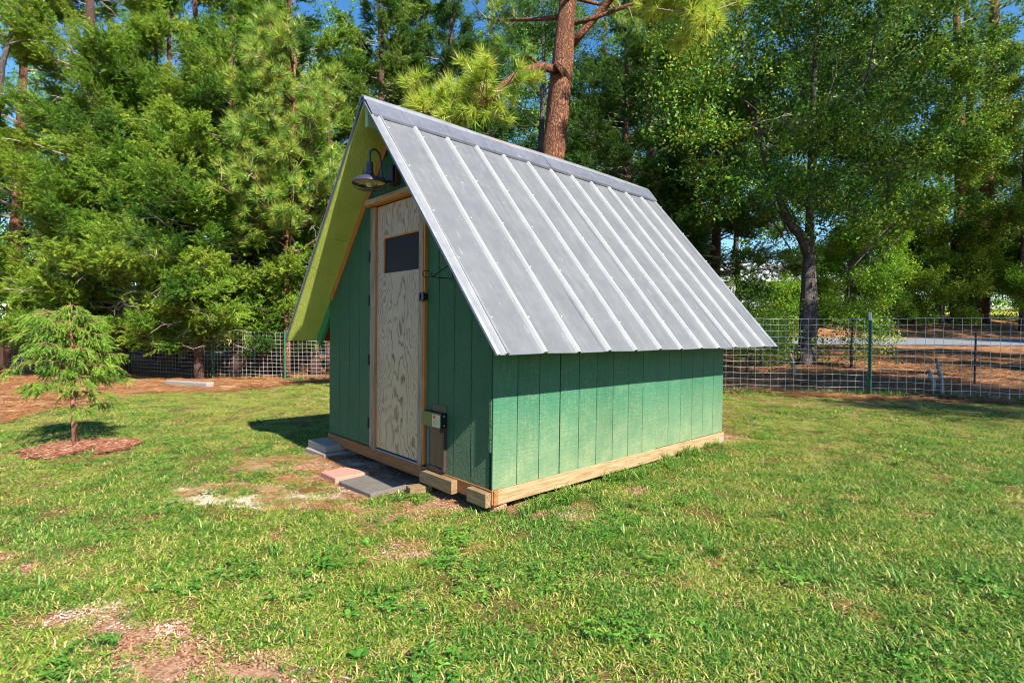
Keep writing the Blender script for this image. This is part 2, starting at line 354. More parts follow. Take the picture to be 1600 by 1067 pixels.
# soft value noise for masks
_NG = RNG.random((64, 64))
def vnoise(x, y, s):
    x = np.asarray(x) * s; y = np.asarray(y) * s
    xi = np.floor(x).astype(int); yi = np.floor(y).astype(int); fx = x - xi; fy = y - yi
    fx = fx * fx * (3 - 2 * fx); fy = fy * fy * (3 - 2 * fy)
    g = lambda a, b: _NG[a % 64, b % 64]
    return (g(xi, yi) * (1 - fx) + g(xi + 1, yi) * fx) * (1 - fy) + (g(xi, yi + 1) * (1 - fx) + g(xi + 1, yi + 1) * fx) * fy
def fbm(x, y, s): return (vnoise(x, y, s) + 0.5 * vnoise(x, y, s * 2.1) + 0.25 * vnoise(x, y, s * 4.3)) / 1.75

def patch(x, y, items, edge=0.45, ns=3.0):
    out = np.zeros(np.shape(x))
    nz = (fbm(x, y, ns) - 0.5) * 2
    for (u, v, rx, ry, st) in items:
        cx, cy = G(u, v)
        d = np.hypot((x - cx) / rx, (y - cy) / ry) + nz * 0.75
        out = np.maximum(out, st * (1 - sstep(1 - edge, 1 + edge, d)))
    return out
DIRT = [(690, 790, .42, .26, .75), (640, 860, .26, .12, .85), (700, 868, .14, .07, .8), (590, 745, .6, .36, .7), (600, 800, .35, .2, .5),
        (240, 1000, .28, .12, 1), (330, 1035, .36, .13, 1), (150, 960, .20, .12, .9), (440, 1060, .3, .1, .8), (640, 720, .8, .5, 1), (590, 1050, .12, .08, .7),
        (1190, 812, .12, .05, .9), (30, 870, .3, .10, .8), (60, 890, .2, .06, .8), (420, 700, .6, .14, .3), (300, 640, .9, .25, .35), (1600, 650, 1.2, .3, .5),
        (560, 1010, .2, .08, .6), (760, 790, .3, .2, .8), (860, 800, .4, .16, .5), (980, 765, .5, .12, .5), (1400, 640, 2.5, .3, .5), (1300, 668, .6, .15, .35),
        (480, 830, .3, .1, .35), (880, 1060, .1, .08, .4), (1130, 690, .3, .2, .7)]
STRAWP = [(440, 725, .45, .30, .85), (520, 745, .5, .25, .8), (380, 760, .5, .18, .6), (500, 780, .5, .2, .6)]
GRAV = [(345, 780, .28, .12, 1), (300, 766, .2, .07, .9), (400, 788, .32, .08, .9), (455, 776, .2, .06, .8), (150, 945, .11, .04, .8), (215, 935, .09, .03, .8), (130, 968, .08, .03, .6), (245, 770, .05, .02, .6), (560, 725, .3, .12, .4)]
# straw-covered bed under the trees on the left and along both fences
EDGE = np.array([(-9.0, 4.0), (-6.9, 7.2), (-7.6, 8.6), (-7.4, 10.1), (-5.6, 10.7), (-4.7, 12.6), (-1.5, 13.0), (1.5, 10.6), (3.2, 9.15), (4.6, 8.55), (6.0, 8.0), (8.2, 7.6), (12.0, 5.2), (20, 0.0)])
def bed_y(x): return np.interp(x, EDGE[:, 0], EDGE[:, 1])
def bed_mask(x, y):
    nz = (fbm(x, y, 1.8) - 0.5) * 0.8
    a = sstep(-0.22, 0.22, y - bed_y(x) + nz * 0.6)
    left = sstep(-0.3, 0.3, -6.75 - (y - 7.2) * 0.25 - x + nz * 0.6) * sstep(4.8, 6.2, y)
    return np.clip(np.maximum(a, left), 0, 1)
MUL = G(122, 702)
def mulch_mask(x, y):
    d = np.hypot((x - MUL[0] - .02) / 0.39, (y - MUL[1] - .04) / 0.33) + (fbm(x, y, 5) - 0.5) * 0.7
    return 1 - sstep(0.80, 1.22, d)
def bare(x, y):
    return np.clip(np.maximum.reduce([patch(x, y, DIRT), patch(x, y, STRAWP) * .72, patch(x, y, GRAV, .3) * .88]), 0, 1)
CA, SA = math.cos(-0.829), math.sin(-0.829)
def shed_local(x, y):
    dx, dy = x + 0.1218, y - 3.333
    return CA * dx + SA * dy, -SA * dx + CA * dy
def in_shed(x, y, mgn=0.0):
    lx, ly = shed_local(np.asarray(x), np.asarray(y))
    return (lx > -2.42 - mgn) & (lx < mgn) & (ly > -mgn) & (ly < 3.05 + mgn)

def on_slabs(x, y):
    lx, ly = shed_local(np.asarray(x), np.asarray(y))
    return ((lx > -2.6) & (lx < -1.58) & (ly > -.22) & (ly < .3)) | ((lx > -1.60) & (lx < -.80) & (ly > -.46) & (ly < .3)) | ((lx > -.82) & (lx < -.3) & (ly > -.10) & (ly < .3))
def axis_pts(segs):
    out = []
    for a, b, st in segs: out += list(np.arange(a, b, st))
    out.append(segs[-1][1]); return np.array(out)
xs = axis_pts([(-400, -60, 20), (-60, -16, 2), (-16, -9, .25), (-9, 9, .06), (9, 20, .25), (20, 60, 2), (60, 400, 20)])
ys = axis_pts([(-200, -4, 14), (-4, 1.0, .5), (1.0, 6.5, .045), (6.5, 15, .09), (15, 34, .5), (34, 100, 3), (100, 600, 25)])
X, Y = np.meshgrid(xs, ys)
nx, ny = len(xs), len(ys)
bd = bed_mask(X, Y); dr = patch(X, Y, DIRT); stw = patch(X, Y, STRAWP); gv = patch(X, Y, GRAV, .3)
Zg = zg(X, Y) - 0.012 * np.clip(dr + gv, 0, 1) * (Y < 8)
# gentle roughness of bare earth
Zg = Zg + (fbm(X, Y, 9) - 0.5) * 0.016 * (Y < 16) * (Y > 0.9) + (fbm(X, Y, 2.3) - 0.5) * 0.07 * bd * (Y < 30)
co = np.stack([X, Y, Zg], -1).reshape(-1, 3)
idx = np.arange(nx * ny).reshape(ny, nx)
quads = np.stack([idx[:-1, :-1], idx[:-1, 1:], idx[1:, 1:], idx[1:, :-1]], -1).reshape(-1, 4)
me = bpy.data.meshes.new('ground')
me.vertices.add(len(co)); me.vertices.foreach_set('co', co.astype(np.float32).ravel())
me.loops.add(quads.size); me.loops.foreach_set('vertex_index', quads.astype(np.int32).ravel())
me.polygons.add(len(quads)); me.polygons.foreach_set('loop_start', np.arange(0, quads.size, 4, dtype=np.int32))
me.polygons.foreach_set('use_smooth', np.ones(len(quads), bool))
dr = np.maximum(dr, (on_slabs(X, Y) | in_shed(X, Y, -.05)) * .9)
for nm, arr in (('bed', bd), ('dirt', dr), ('strawy', stw), ('gravel', gv)):
    a = me.attributes.new(nm, 'FLOAT', 'POINT'); a.data.foreach_set('value', arr.ravel().astype(np.float32))
m = NT('ground_soil'); v = m.coords()
f1 = m.noise(v, 6, 6, 0.7); f2 = m.noise(v, 45, 5, 0.7)
base = m.mix(f2, (0.075, 0.050, 0.020), (0.17, 0.125, 0.045))                # thatch under the grass
clay = m.mix(f1, (0.25, 0.115, 0.060), (0.44, 0.28, 0.18))
clay = m.mix(m.ramp(m.noise(v, 22, 5, 0.8), [(0.48, 0.0), (0.56, 0.75)]), clay, (0.16, 0.07, 0.038))
clay = m.mix(m.ramp(f2, [(0.45, 0.0), (0.7, 0.6)]), clay, (0.50, 0.37, 0.27))
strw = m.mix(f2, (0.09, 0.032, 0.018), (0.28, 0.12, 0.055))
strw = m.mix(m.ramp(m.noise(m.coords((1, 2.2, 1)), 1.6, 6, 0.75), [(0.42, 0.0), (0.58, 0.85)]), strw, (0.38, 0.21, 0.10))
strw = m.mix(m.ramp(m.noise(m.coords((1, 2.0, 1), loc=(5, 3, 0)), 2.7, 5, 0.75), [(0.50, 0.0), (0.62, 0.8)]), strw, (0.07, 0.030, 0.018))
grv = m.mix(f2, (0.48, 0.38, 0.30), (0.75, 0.70, 0.64))
far = m.mix(m.noise(v, 0.25, 4), (0.30, 0.30, 0.05), (0.46, 0.42, 0.09))     # sunlit lawns beyond the road
yy = m.n('ShaderNodeSeparateXYZ', {0: m.n('ShaderNodeTexCoord').outputs['Object']}).outputs['Y']
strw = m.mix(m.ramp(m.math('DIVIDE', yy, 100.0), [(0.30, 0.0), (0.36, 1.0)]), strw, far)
nzz = m.math('MULTIPLY', m.math('SUBTRACT', m.noise(v, 14, 5, 0.7), 0.5), 0.9)
def am(nm): return m.ramp(m.math('ADD', m.attr(nm).outputs['Fac'], nzz), [(0.38, 0.0), (0.62, 1.0)])
c = m.mix(am('dirt'), base, clay); c = m.mix(am('strawy'), c, m.mix(m.noise(v, 30, 5, 0.8), (0.14, 0.07, 0.04), (0.50, 0.33, 0.20)))
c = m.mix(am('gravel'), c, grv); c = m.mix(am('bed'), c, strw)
me.materials.append(m.done(c, 0.95, 0, m.bump(m.math('ADD', f2, m.math('MULTIPLY', m.noise(v, 160, 3), 0.5)), 0.8, 0.015), 0.1))
me.update()
ground = link('ground', me); tag(ground, 'grassy yard with red clay patches sloping up past the fence to the wood', None, None, 'structure')

# road behind the fence
mb = MB(); rows = []
for i, x in enumerate(np.arange(-70, 90, 2.0)):
    yf = 22.2 - 0.14 * x if x < 14 else 20.24 - 0.02 * (x - 14)
    for j in range(5):
        y = yf + j * .8; mb.v.append((x, y, Z(x, y) + 0.03 + 0.03 * math.sin(PI * j / 4)))
nr = len(mb.v) // 5
for i in range(nr - 1):
    for j in range(4): mb.f.append((i * 5 + j, (i + 1) * 5 + j, (i + 1) * 5 + j + 1, i * 5 + j + 1)); mb.mi.append(0)
tag(mb.build('road', M['asphalt']), 'narrow grey asphalt road running behind the wire fence', None, None, 'structure')

# ------------------------------------------------------------------ scatter of instanced tufts (stuff)
_GROUPS = {}
def instancer(key, variants):
    """node group that puts one of the variant meshes on every point"""
    if key in _GROUPS: return _GROUPS[key]
    col = bpy.data.collections.new(key + '_variants')
    for i, me_ in enumerate(variants):
        o = bpy.data.objects.new('%s_variant_%02d' % (key, i), me_); col.objects.link(o)
    ng = bpy.data.node_groups.new(key + '_scatter', 'GeometryNodeTree')
    ng.interface.new_socket('Geometry', in_out='INPUT', socket_type='NodeSocketGeometry')
    ng.interface.new_socket('Geometry', in_out='OUTPUT', socket_type='NodeSocketGeometry')
    N = ng.nodes; L = ng.links
    gi = N.new('NodeGroupInput'); go = N.new('NodeGroupOutput')
    ci = N.new('GeometryNodeCollectionInfo'); ci.inputs['Collection'].default_value = col
    ci.inputs['Separate Children'].default_value = True; ci.inputs['Reset Children'].default_value = True
    iop = N.new('GeometryNodeInstanceOnPoints')
    def att(nm, t):
        q = N.new('GeometryNodeInputNamedAttribute'); q.data_type = t; q.inputs['Name'].default_value = nm; return q.outputs['Attribute']
    L.new(gi.outputs[0], iop.inputs['Points']); L.new(ci.outputs[0], iop.inputs['Instance'])
    iop.inputs['Pick Instance'].default_value = True
    L.new(att('pick', 'INT'), iop.inputs['Instance Index']); L.new(att('rot', 'FLOAT_VECTOR'), iop.inputs['Rotation'])
    L.new(att('scl', 'FLOAT'), iop.inputs['Scale']); L.new(iop.outputs[0], go.inputs[0])
    _GROUPS[key] = ng; return ng
def point_mesh(name, P, rot, scl, idx, itint):
    me = bpy.data.meshes.new(name); n = len(P)
    me.vertices.add(n); me.vertices.foreach_set('co', np.ascontiguousarray(P, dtype=np.float32).ravel())
    for nm, ty, f, v in (('rot', 'FLOAT_VECTOR', 'vector', np.asarray(rot, np.float32).ravel()), ('scl', 'FLOAT', 'value', np.asarray(scl, np.float32)),
                         ('pick', 'INT', 'value', np.asarray(idx, np.int32)), ('itint', 'FLOAT', 'value', np.asarray(itint, np.float32))):
        a = me.attributes.new(nm, ty, 'POINT'); a.data.foreach_set(f, v)
    return me
def scatter_gn(name, label, variants, P, rotz, tilt, scl, idx, cat):
    o = link(name, point_mesh(name, P, np.stack([tilt[:, 0], tilt[:, 1], rotz], -1), scl, idx, np.full(len(P), .5)))
    tag(o, label, cat, None, 'stuff')
    md = o.modifiers.new('scatter', 'NODES'); md.node_group = instancer(name + str(len(_GROUPS)), variants)
    return o

def blade_tuft(seed, n, rad, hmin, hmax, w, lean, mat, tint_mu, tint_sd, droop=0.6):
    r = np.random.default_rng(seed); tris = []; tint = []
    for i in range(n):
        a = r.uniform(0, 2 * PI); d = rad * math.sqrt(r.uniform(0, 1)); bx, by = d * math.cos(a), d * math.sin(a)
        h = r.uniform(hmin, hmax); az = r.uniform(0, 2 * PI); ln = r.uniform(*lean)
        dx, dy = math.cos(az), math.sin(az); sx, sy = -dy, dx
        tz = r.uniform(-.7, .7); ww = w * r.uniform(.7, 1.3) / 2
        t = np.clip(r.normal(tint_mu, tint_sd), 0, 1)
        P = []
        x, y, z = bx, by, -0.004; ang = ln
        segs = 3
        for k in range(segs + 1):
            wk = ww * (1, .95, .75, 0.0)[k]
            P.append(((x - sx * wk, y - sy * wk, z), (x + sx * wk, y + sy * wk, z)))
            x += dx * math.sin(ang) * h / segs; y += dy * math.sin(ang) * h / segs; z += math.cos(ang) * h / segs
            ang += droop * r.uniform(.3, 1.2)
        z = max(z, .004)
        for k in range(segs):
            (a0, b0), (a1, b1) = P[k], P[k + 1]
            tris.append((a0, b0, b1)); tint.append(t)
            if k < segs - 1: tris.append((a0, b1, a1)); tint.append(t)
    return tri_mesh('tuft', np.array(tris), np.array(tint), mat)
def clover_tuft(seed, n, rad, mat):
    r = np.random.default_rng(seed); tris = []; tint = []
    for i in range(n):
        a = r.uniform(0, 2 * PI); d = rad * math.sqrt(r.uniform(0, 1)); cx, cy = d * math.cos(a), d * math.sin(a); z = r.uniform(.015, .05)
        a0 = r.uniform(0, 2 * PI); t = r.normal(.5, .2); sz = r.uniform(.007, .013)
        for k in range(3):
            q = a0 + k * 2.094
            e = [(cx, cy, z)]
            for dq, rr in ((-.5, 1.2), (-.2, 2.0), (.2, 2.0), (.5, 1.2)):
                e.append((cx + math.cos(q + dq) * sz * rr, cy + math.sin(q + dq) * sz * rr, z + .25 * sz * r.uniform(-1, 1.5)))
            for j in (1, 2, 3): tris.append((e[0], e[j], e[j + 1])); tint.append(t)
    return tri_mesh('tuft', np.array(tris), np.array(tint), mat)
def litter_tuft(seed, n, rad, ln, w, zmax, mat, chunky=False):
    r = np.random.default_rng(seed); tris = []; tint = []
    for i in range(n):
        a = r.uniform(0, 2 * PI); d = rad * math.sqrt(r.uniform(0, 1)); c = np.array((d * math.cos(a), d * math.sin(a), r.uniform(.002, zmax)))
        q = r.uniform(0, 2 * PI); l = ln * r.uniform(.5, 1.2) / 2; dr = np.array((math.cos(q), math.sin(q), r.uniform(-.12, .15))) * l
        s = np.array((-math.sin(q), math.cos(q), r.uniform(-.5, .5))) * w * r.uniform(.6, 1.3) / 2
        mid = c + np.array((0, 0, r.uniform(0, .3) * l * .5)); t = np.clip(r.normal(.5, .25), 0, 1)
        if chunky:
            up = np.array((0, 0, w * .5)); A, B, C, D = c - dr - s, c + dr - s, c + dr + s, c - dr + s
            for f in ((A + up, B + up, C + up), (A + up, C + up, D + up), (A, B, B + up), (A, B + up, A + up), (D, A, A + up), (D, A + up, D + up), (B, C, C + up), (B, C + up, B + up), (C, D, D + up), (C, D + up, C + up)):
                tris.append(f); tint.append(t)
        else:
            A, B = c - dr, c + dr
            tris.append((A - s, mid - s, mid + s)); tris.append((A - s, mid + s, A + s)); tris.append((mid - s, B, mid + s)); tint += [t] * 3
    return tri_mesh('litter', np.array(tris), np.array(tint), mat)

gv_mixed = [blade_tuft(100 + i, 165, .11, .018, .048, .0046, (.45, 1.5), M['grass'], .52, .30) for i in range(5)]
gv_green = [blade_tuft(120 + i, 150, .11, .02, .052, .0052, (.35, 1.45), M['grass_green'], .50, .30) for i in range(4)]
gv_dry = [blade_tuft(140 + i, 150, .12, .018, .045, .0044, (.7, 1.55), M['grass'], .70, .26) for i in range(4)]
gv_clov = [clover_tuft(160 + i, 22, .12, M['clover']) for i in range(2)]
gv_tall = [blade_tuft(170 + i, 34, .03, .06, .13, .0055, (.1, .8), M['grass_green'], .5, .25) for i in range(3)]
def sample(n, x0, x1, y0, y1, seed):
    r = np.random.default_rng(seed); return r.uniform(x0, x1, n), r.uniform(y0, y1, n), r
def in_view(x, y, mgn=1.0): return np.abs(x) < 0.98 * y + mgn
allP, allv, alls = [], [], []
for (y0, y1, dens, sd) in ((0.9, 3.2, 260, 1), (3.2, 6.5, 170, 2), (6.5, 15.0, 80, 3)):
    w = 0.98 * y1 + 1.2
    x, y, r = sample(int(dens * 2 * w * (y1 - y0)), -w, w, y0, y1, sd)
    k = in_view(x, y) & ~in_shed(x, y, -0.02) & ~on_slabs(x, y)
    x, y = x[k], y[k]
    b = bare(x, y); bm = bed_mask(x, y); mm = mulch_mask(x, y)
    thin = 1 - 0.86 * np.clip(b * 1.05, 0, 1)
    thin *= (1 - bm * 0.985) * (1 - np.clip(mm * 1.4, 0, 1))
    thin *= 0.72 + 0.28 * sstep(.3, .6, fbm(x, y, 1.3))
    k = r.random(len(x)) < thin
    x, y, b = x[k], y[k], b[k]; n = len(x)
    dry = .05 + sstep(.42, .72, fbm(x + 7, y - 3, .9)) * .40 + .68 * sstep(3.8, 8.0, y) + .40 * np.clip(b, 0, 1)
    dry = np.where((x < -1.0), dry + .12, dry)
    q = r.random(n); v_ = np.empty(n, int)
    gn = fbm(x - 11, y + 5, 1.1)
    isdry = q < dry
    v_[:] = r.integers(0, 5, n)
    grn = (~isdry) & (r.random(n) < .25 + .5 * sstep(.35, .65, gn)); v_[grn] = 5 + r.integers(0, 4, grn.sum())
    v_[isdry] = 9 + r.integers(0, 4, isdry.sum())
    gx, gy = G(840, 880); cl = (r.random(n) < .06 * np.exp(-((x - gx) ** 2 / .25 + (y - gy) ** 2 / .25))) | (r.random(n) < .014)
    v_[cl] = v_[cl]
    cx_, cy_ = x[cl], y[cl]; nc = len(cx_); allP.append(np.stack([cx_, cy_, zg(cx_, cy_)], -1)); allv.append(13 + r.integers(0, 2, nc)); alls.append(r.uniform(.8, 1.2, nc))
    tl = (r.random(n) < .005) & (y < 7); v_[tl] = 15 + r.integers(0, 3, tl.sum())
    allP.append(np.stack([x, y, zg(x, y) + 0.002], -1)); allv.append(v_)
    alls.append(r.uniform(.65, 1.15, n) * np.where(y > 6.5, 1.25, 1.0) * np.where(b > .4, .75, 1.0))
# grass hugging the shed sill, fence feet and bed edges
r = np.random.default_rng(44)
for (p, q_, n_) in (((3.0, 9.15), (5.85, 8.66), 90), ((5.85, 8.66), (8.6, 7.5), 110), ((.02, 3.28), (2.2, 5.4), 60), ((-7.7, 14.0), (-3.5, 13.8), 50)):
    t_ = r.random(n_); x = p[0] + (q_[0] - p[0]) * t_ + r.normal(0, .05, n_); y = p[1] + (q_[1] - p[1]) * t_ + r.normal(0, .06, n_)
    kk = ~in_shed(x, y, .01); x, y = x[kk], y[kk]; nn = len(x)
    allP.append(np.stack([x, y, zg(x, y)], -1)); allv.append(15 + r.integers(0, 3, nn)); alls.append(r.uniform(.5, 1.3, nn))
P = np.concatenate(allP); V = np.concatenate(allv); S = np.concatenate(alls); n = len(P)
r = np.random.default_rng(5)
scatter_gn('lawn_grass', 'short mixed green and straw coloured lawn grass around the shed', gv_mixed + gv_green + gv_dry + gv_clov + gv_tall, P, r.uniform(0, 2 * PI, n), r.uniform(-.06, .06, (n, 2)), S, V, 'grass')

# weeds along the foot of the fence and the sill

lv = [litter_tuft(200 + i, 80, .17, .16, .0045, .03, M['straw']) for i in range(4)]
x, y, r = sample(60000, -19, 18, 6.0, 21, 9)
bm = bed_mask(x, y)
k = in_view(x, y, 1.5) & (r.random(len(x)) < bm * .30 * (.3 + 1.4 * (fbm(x + 4, y * 1.6, 1.5) > .48))) & ~((y > 18) & (x > -5))
x, y = x[k], y[k]
x2, y2, r2 = sample(5200, -4, 3, 2.0, 5.5, 10)
st = patch(x2, y2, STRAWP); k = (r2.random(len(x2)) < .012 + st * .30) & ~in_shed(x2, y2, -.5)
x = np.concatenate([x, x2[k]]); y = np.concatenate([y, y2[k]]); n = len(x)
sc_ = np.where(y < 6, .42, 1.15) * r.uniform(.8, 1.2, n)
z_ = zg(x, y) + (fbm(x, y, 2.3) - 0.5) * 0.07 * bed_mask(x, y)
scatter_gn('pine_straw', 'orange brown pine straw litter under the trees and along the fences', lv, np.stack([x, y, z_], -1), r.uniform(0, 2 * PI, n), r.uniform(-.05, .05, (n, 2)), sc_, r.integers(0, 4, n), 'pine straw')
# bark mulch ring
cvv = [litter_tuft(220 + i, 45, .06, .035, .010, .02, M['chip'], True) for i in range(3)]
x, y, r = sample(4200, MUL[0] - .8, MUL[0] + .8, MUL[1] - .7, MUL[1] + .8, 12)
k = r.random(len(x)) < mulch_mask(x, y); x, y = x[k], y[k]; n = len(x)
hm = .03 * np.clip(1 - np.hypot((x - MUL[0]) / .5, (y - MUL[1]) / .45), 0, 1)
scatter_gn('mulch_ring', 'ring of red brown bark mulch round the young tree', cvv, np.stack([x, y, zg(x, y) + hm], -1), r.uniform(0, 2 * PI, n), r.uniform(-.05, .05, (n, 2)), r.uniform(.8, 1.3, n), r.integers(0, 3, n), 'mulch')
# pale gravel crumbs
gvv = [litter_tuft(240 + i, 26, .05, .006, .004, .003, M['gravel'], True) for i in range(3)]
x, y, r = sample(60000, -4, 3, 1.5, 6, 13)
pm = np.maximum(patch(x, y, GRAV, .5), patch(x, y, DIRT) * .05)
k = (r.random(len(x)) < pm * .5) & ~in_shed(x, y, -.7); x, y = x[k], y[k]; n = len(x)
scatter_gn('gravel_patch', 'pale gravel crumbs on the bare patches left of the shed door', gvv, np.stack([x, y, zg(x, y) - .006], -1), r.uniform(0, 2 * PI, n), r.uniform(-.05, .05, (n, 2)), r.uniform(.7, 1.3, n), r.integers(0, 3, n), 'gravel')

# crumbs of clay on the bare soil
M['clod'] = leafmat('clay_crumbs', [(0.0, (0.12, 0.05, 0.03)), (0.5, (0.30, 0.15, 0.09)), (1.0, (0.46, 0.32, 0.22))], 0.0, 0.95, 0.1, True)
cr_ = [litter_tuft(260 + i, 34, .07, .007, .006, .002, M['clod'], True) for i in range(3)]
x, y, r = sample(26000, -4, 4, 1.5, 6.4, 14)
k = (r.random(len(x)) < .01 + patch(x, y, DIRT) * .30 + patch(x, y, STRAWP) * .25) & ~in_shed(x, y, -.1); x, y = x[k], y[k]; n = len(x)
scatter_gn('soil_crumbs', 'crumbs of red brown clay lying on the bare patches of the lawn', cr_, np.stack([x, y, zg(x, y) - .006], -1), r.uniform(0, 2 * PI, n), r.uniform(-.05, .05, (n, 2)), r.uniform(.5, 1.3, n), r.integers(0, 3, n), 'soil')

# ------------------------------------------------------------------ the shed
SW, SL = 2.42, 3.048                  # width of the gable wall, length of the side wall
ZR, ZE, OW, O1, O2 = 2.712, 0.872, 0.358, 0.285, 0.40
ROOT = empty('garden_shed', (-0.1218, 3.333, 0.15), (-0.0069, 0.0116, -0.829))
tag(ROOT, 'green board sided shed with a steep grey metal roof and a bare plywood door', 'shed')
RUN = SW / 2 + OW; TH = math.atan2(ZR - ZE, RUN); SLEN = math.hypot(RUN, ZR - ZE)
CT, ST = math.cos(TH), math.sin(TH)
def rp(side, s, y, n):
    """point on a roof slope: s down the slope from the ridge, n above the sheet"""
    return (-SW / 2 + side * (CT * s + ST * n), y, ZR - ST * s + CT * n)
def roof_under(x, drop):               # height of the slab underside above local x
    return ZR - (ZR - ZE) / RUN * abs(x + SW / 2) - drop / CT

# sheathing shell: walls with thickness (front, back, two sides) standing behind the boards
mb = MB()
t = 0.02
def gable_poly(x0, x1, z0, drop):
    pts = [(x0, z0), (x1, z0), (x1, roof_under(x1, drop))]
    if x0 < -SW / 2 < x1: pts.append((-SW / 2, roof_under(-SW / 2, drop)))
    pts.append((x0, roof_under(x0, drop))); return pts
mb.prism(gable_poly(-SW + .013, -.013, .004, .05), 'y', .014, .034)
mb.prism(gable_poly(-SW + .013, -.013, .004, .05), 'y', SL - .034, SL - .014)
mb.build('gable_sheathing', M['siding_back'], ROOT)
mb = MB(); hz = roof_under(-.02, .05) - .01
mb.box(-.034, -.014, .036, SL - .036, .004, hz); mb.box(-SW + .014, -SW + .034, .036, SL - .036, .004, hz)
mb.build('side_sheathing', M['siding_back'], ROOT)

DX0, DX1 = -1.590, -0.755              # door opening incl. trim, local x
def board(x0, x1, z0, front=True):
    g = .0028
    mb = MB(); mb.prism(gable_poly(x0 + g, x1 - g, z0, .052), 'y', 0.0, .0125)
    return mb.build('siding_board', M['siding'], ROOT, .0018)
edges = [-.036, -.228, -.418, -.602, -.755]
for a, b in zip(edges[1:], edges[:-1]): board(a, b, random.uniform(-.004, .002))
for a, b in ((-1.805, -1.592), (-2.0, -1.805), (-2.2, -2.0), (-2.418, -2.2)): board(a, b, .006)
for a, b in ((-.955, -.757), (-1.155, -.955), (-1.355, -1.155), (-1.59, -1.355)): board(a, b, 2.035) if a > -1.3 else None
# the two gable boards left of the peak are butted at a horizontal seam
for (a, b) in ((-1.355, -1.155), (-1.59, -1.355)):
    g = .0028
    zt = 2.39
    poly = [(a + g, 2.035), (b - g, 2.035), (b - g, min(zt, roof_under(b - g, .052)))]
    poly += [(a + g, min(zt, roof_under(a + g, .052)))]
    if roof_under(a + g, .052) < zt: poly = [(a + g, 2.035), (b - g, 2.035), (b - g, zt), (max(a + g, -SW / 2 - (ZR - zt - .08) * RUN / (ZR - ZE)), zt), (a + g, roof_under(a + g, .052))]
    MB().prism(poly, 'y', 0, .0125).build('siding_board', M['siding'], ROOT, .0015)
mb = MB(); mb.prism([(-1.355 + .003, 2.394), (-1.155 - .003, 2.394), (-1.155 - .003, roof_under(-1.158, .052)), (-1.21, roof_under(-1.21, .052)), (-1.352, roof_under(-1.352, .052))], 'y', 0, .0125)
mb.build('siding_board', M['siding'], ROOT, .0015)
# corner trim and the outer edge of the side panel
mb = MB(); mb.box(-.033, -.012, -.010, .012, .235, roof_under(-.02, .055)); mb.build('corner_trim', M['siding'], ROOT, .002)
mb = MB(); mb.box(-.011, -.0005, -.004, .012, -.002, roof_under(-.006, .055)); mb.build('panel_edge', M['siding_back'], ROOT, .001)
# side boards: 15, in panels of 3 + 6 + 6
top = roof_under(0, .055)
for k in range(15):
    y0 = .2032 * k; y1 = y0 + .2032
    pan = 0 if k < 3 else (1 if k < 9 else 2)
    zb = (0.000, -.014, .004)[pan] + random.uniform(-.001, .001)
    xo = (0.0015, 0.0045, 0.0)[pan]
    g0 = .0045 if k in (3, 9) else .0026
    mb = MB(); mb.box(-.011 + xo, .0015 + xo, y0 + (g0 if k else -.004), y1 - .0026, zb, top - .004)
    mb.build('siding_board', M['siding_side'], ROOT, .0016)
    mb = MB(); mb.box(-SW - .0015, -SW + .011, y0 + .0026, y1 - .0026, 0, top - .004); mb.build('siding_board', M['siding_side'], ROOT)
for k in range(12):
    x0 = -SW + k * SW / 12
    MB().prism(gable_poly(x0 + .0026, x0 + SW / 12 - .0026, 0, .052), 'y', SL - .0125, SL).build('siding_board', M['siding'], ROOT)
# floor joists / sill beams
MB().box(-SW - .006, .004, -.008, .032, -.092, -.002, .0008).build('sill_beam', M['beam_brown'], ROOT, .002)
mb = MB(); mb.box(-.030, .013, .034, SL + .02, -.098, -.001, .001); mb.build('sill_beam', M['beam_pale'], ROOT, .003)
tag(MB().box(-SW - .012, -SW + .030, .034, SL + .02, -.092, -.002).build('sill_beam', M['beam_brown'], ROOT))
MB().box(-SW, 0, SL - .02, SL + .016, -.092, -.004).build('sill_beam', M['beam_brown'], ROOT)
MB().box(-.028, .0145, .0005, .0335, -.098, -.0015).build('beam_end', M['beam_brown'], ROOT, .003)
mb = MB(); mb.box(-SW + .035, -.035, .036, SL - .036, -.03, -.004); mb.build('floor_deck', M['slate'], ROOT)
MB().box(DX0 + .02, -.80, -.016, .0, -.001, .010).build('threshold', M['slate'], ROOT, .002)

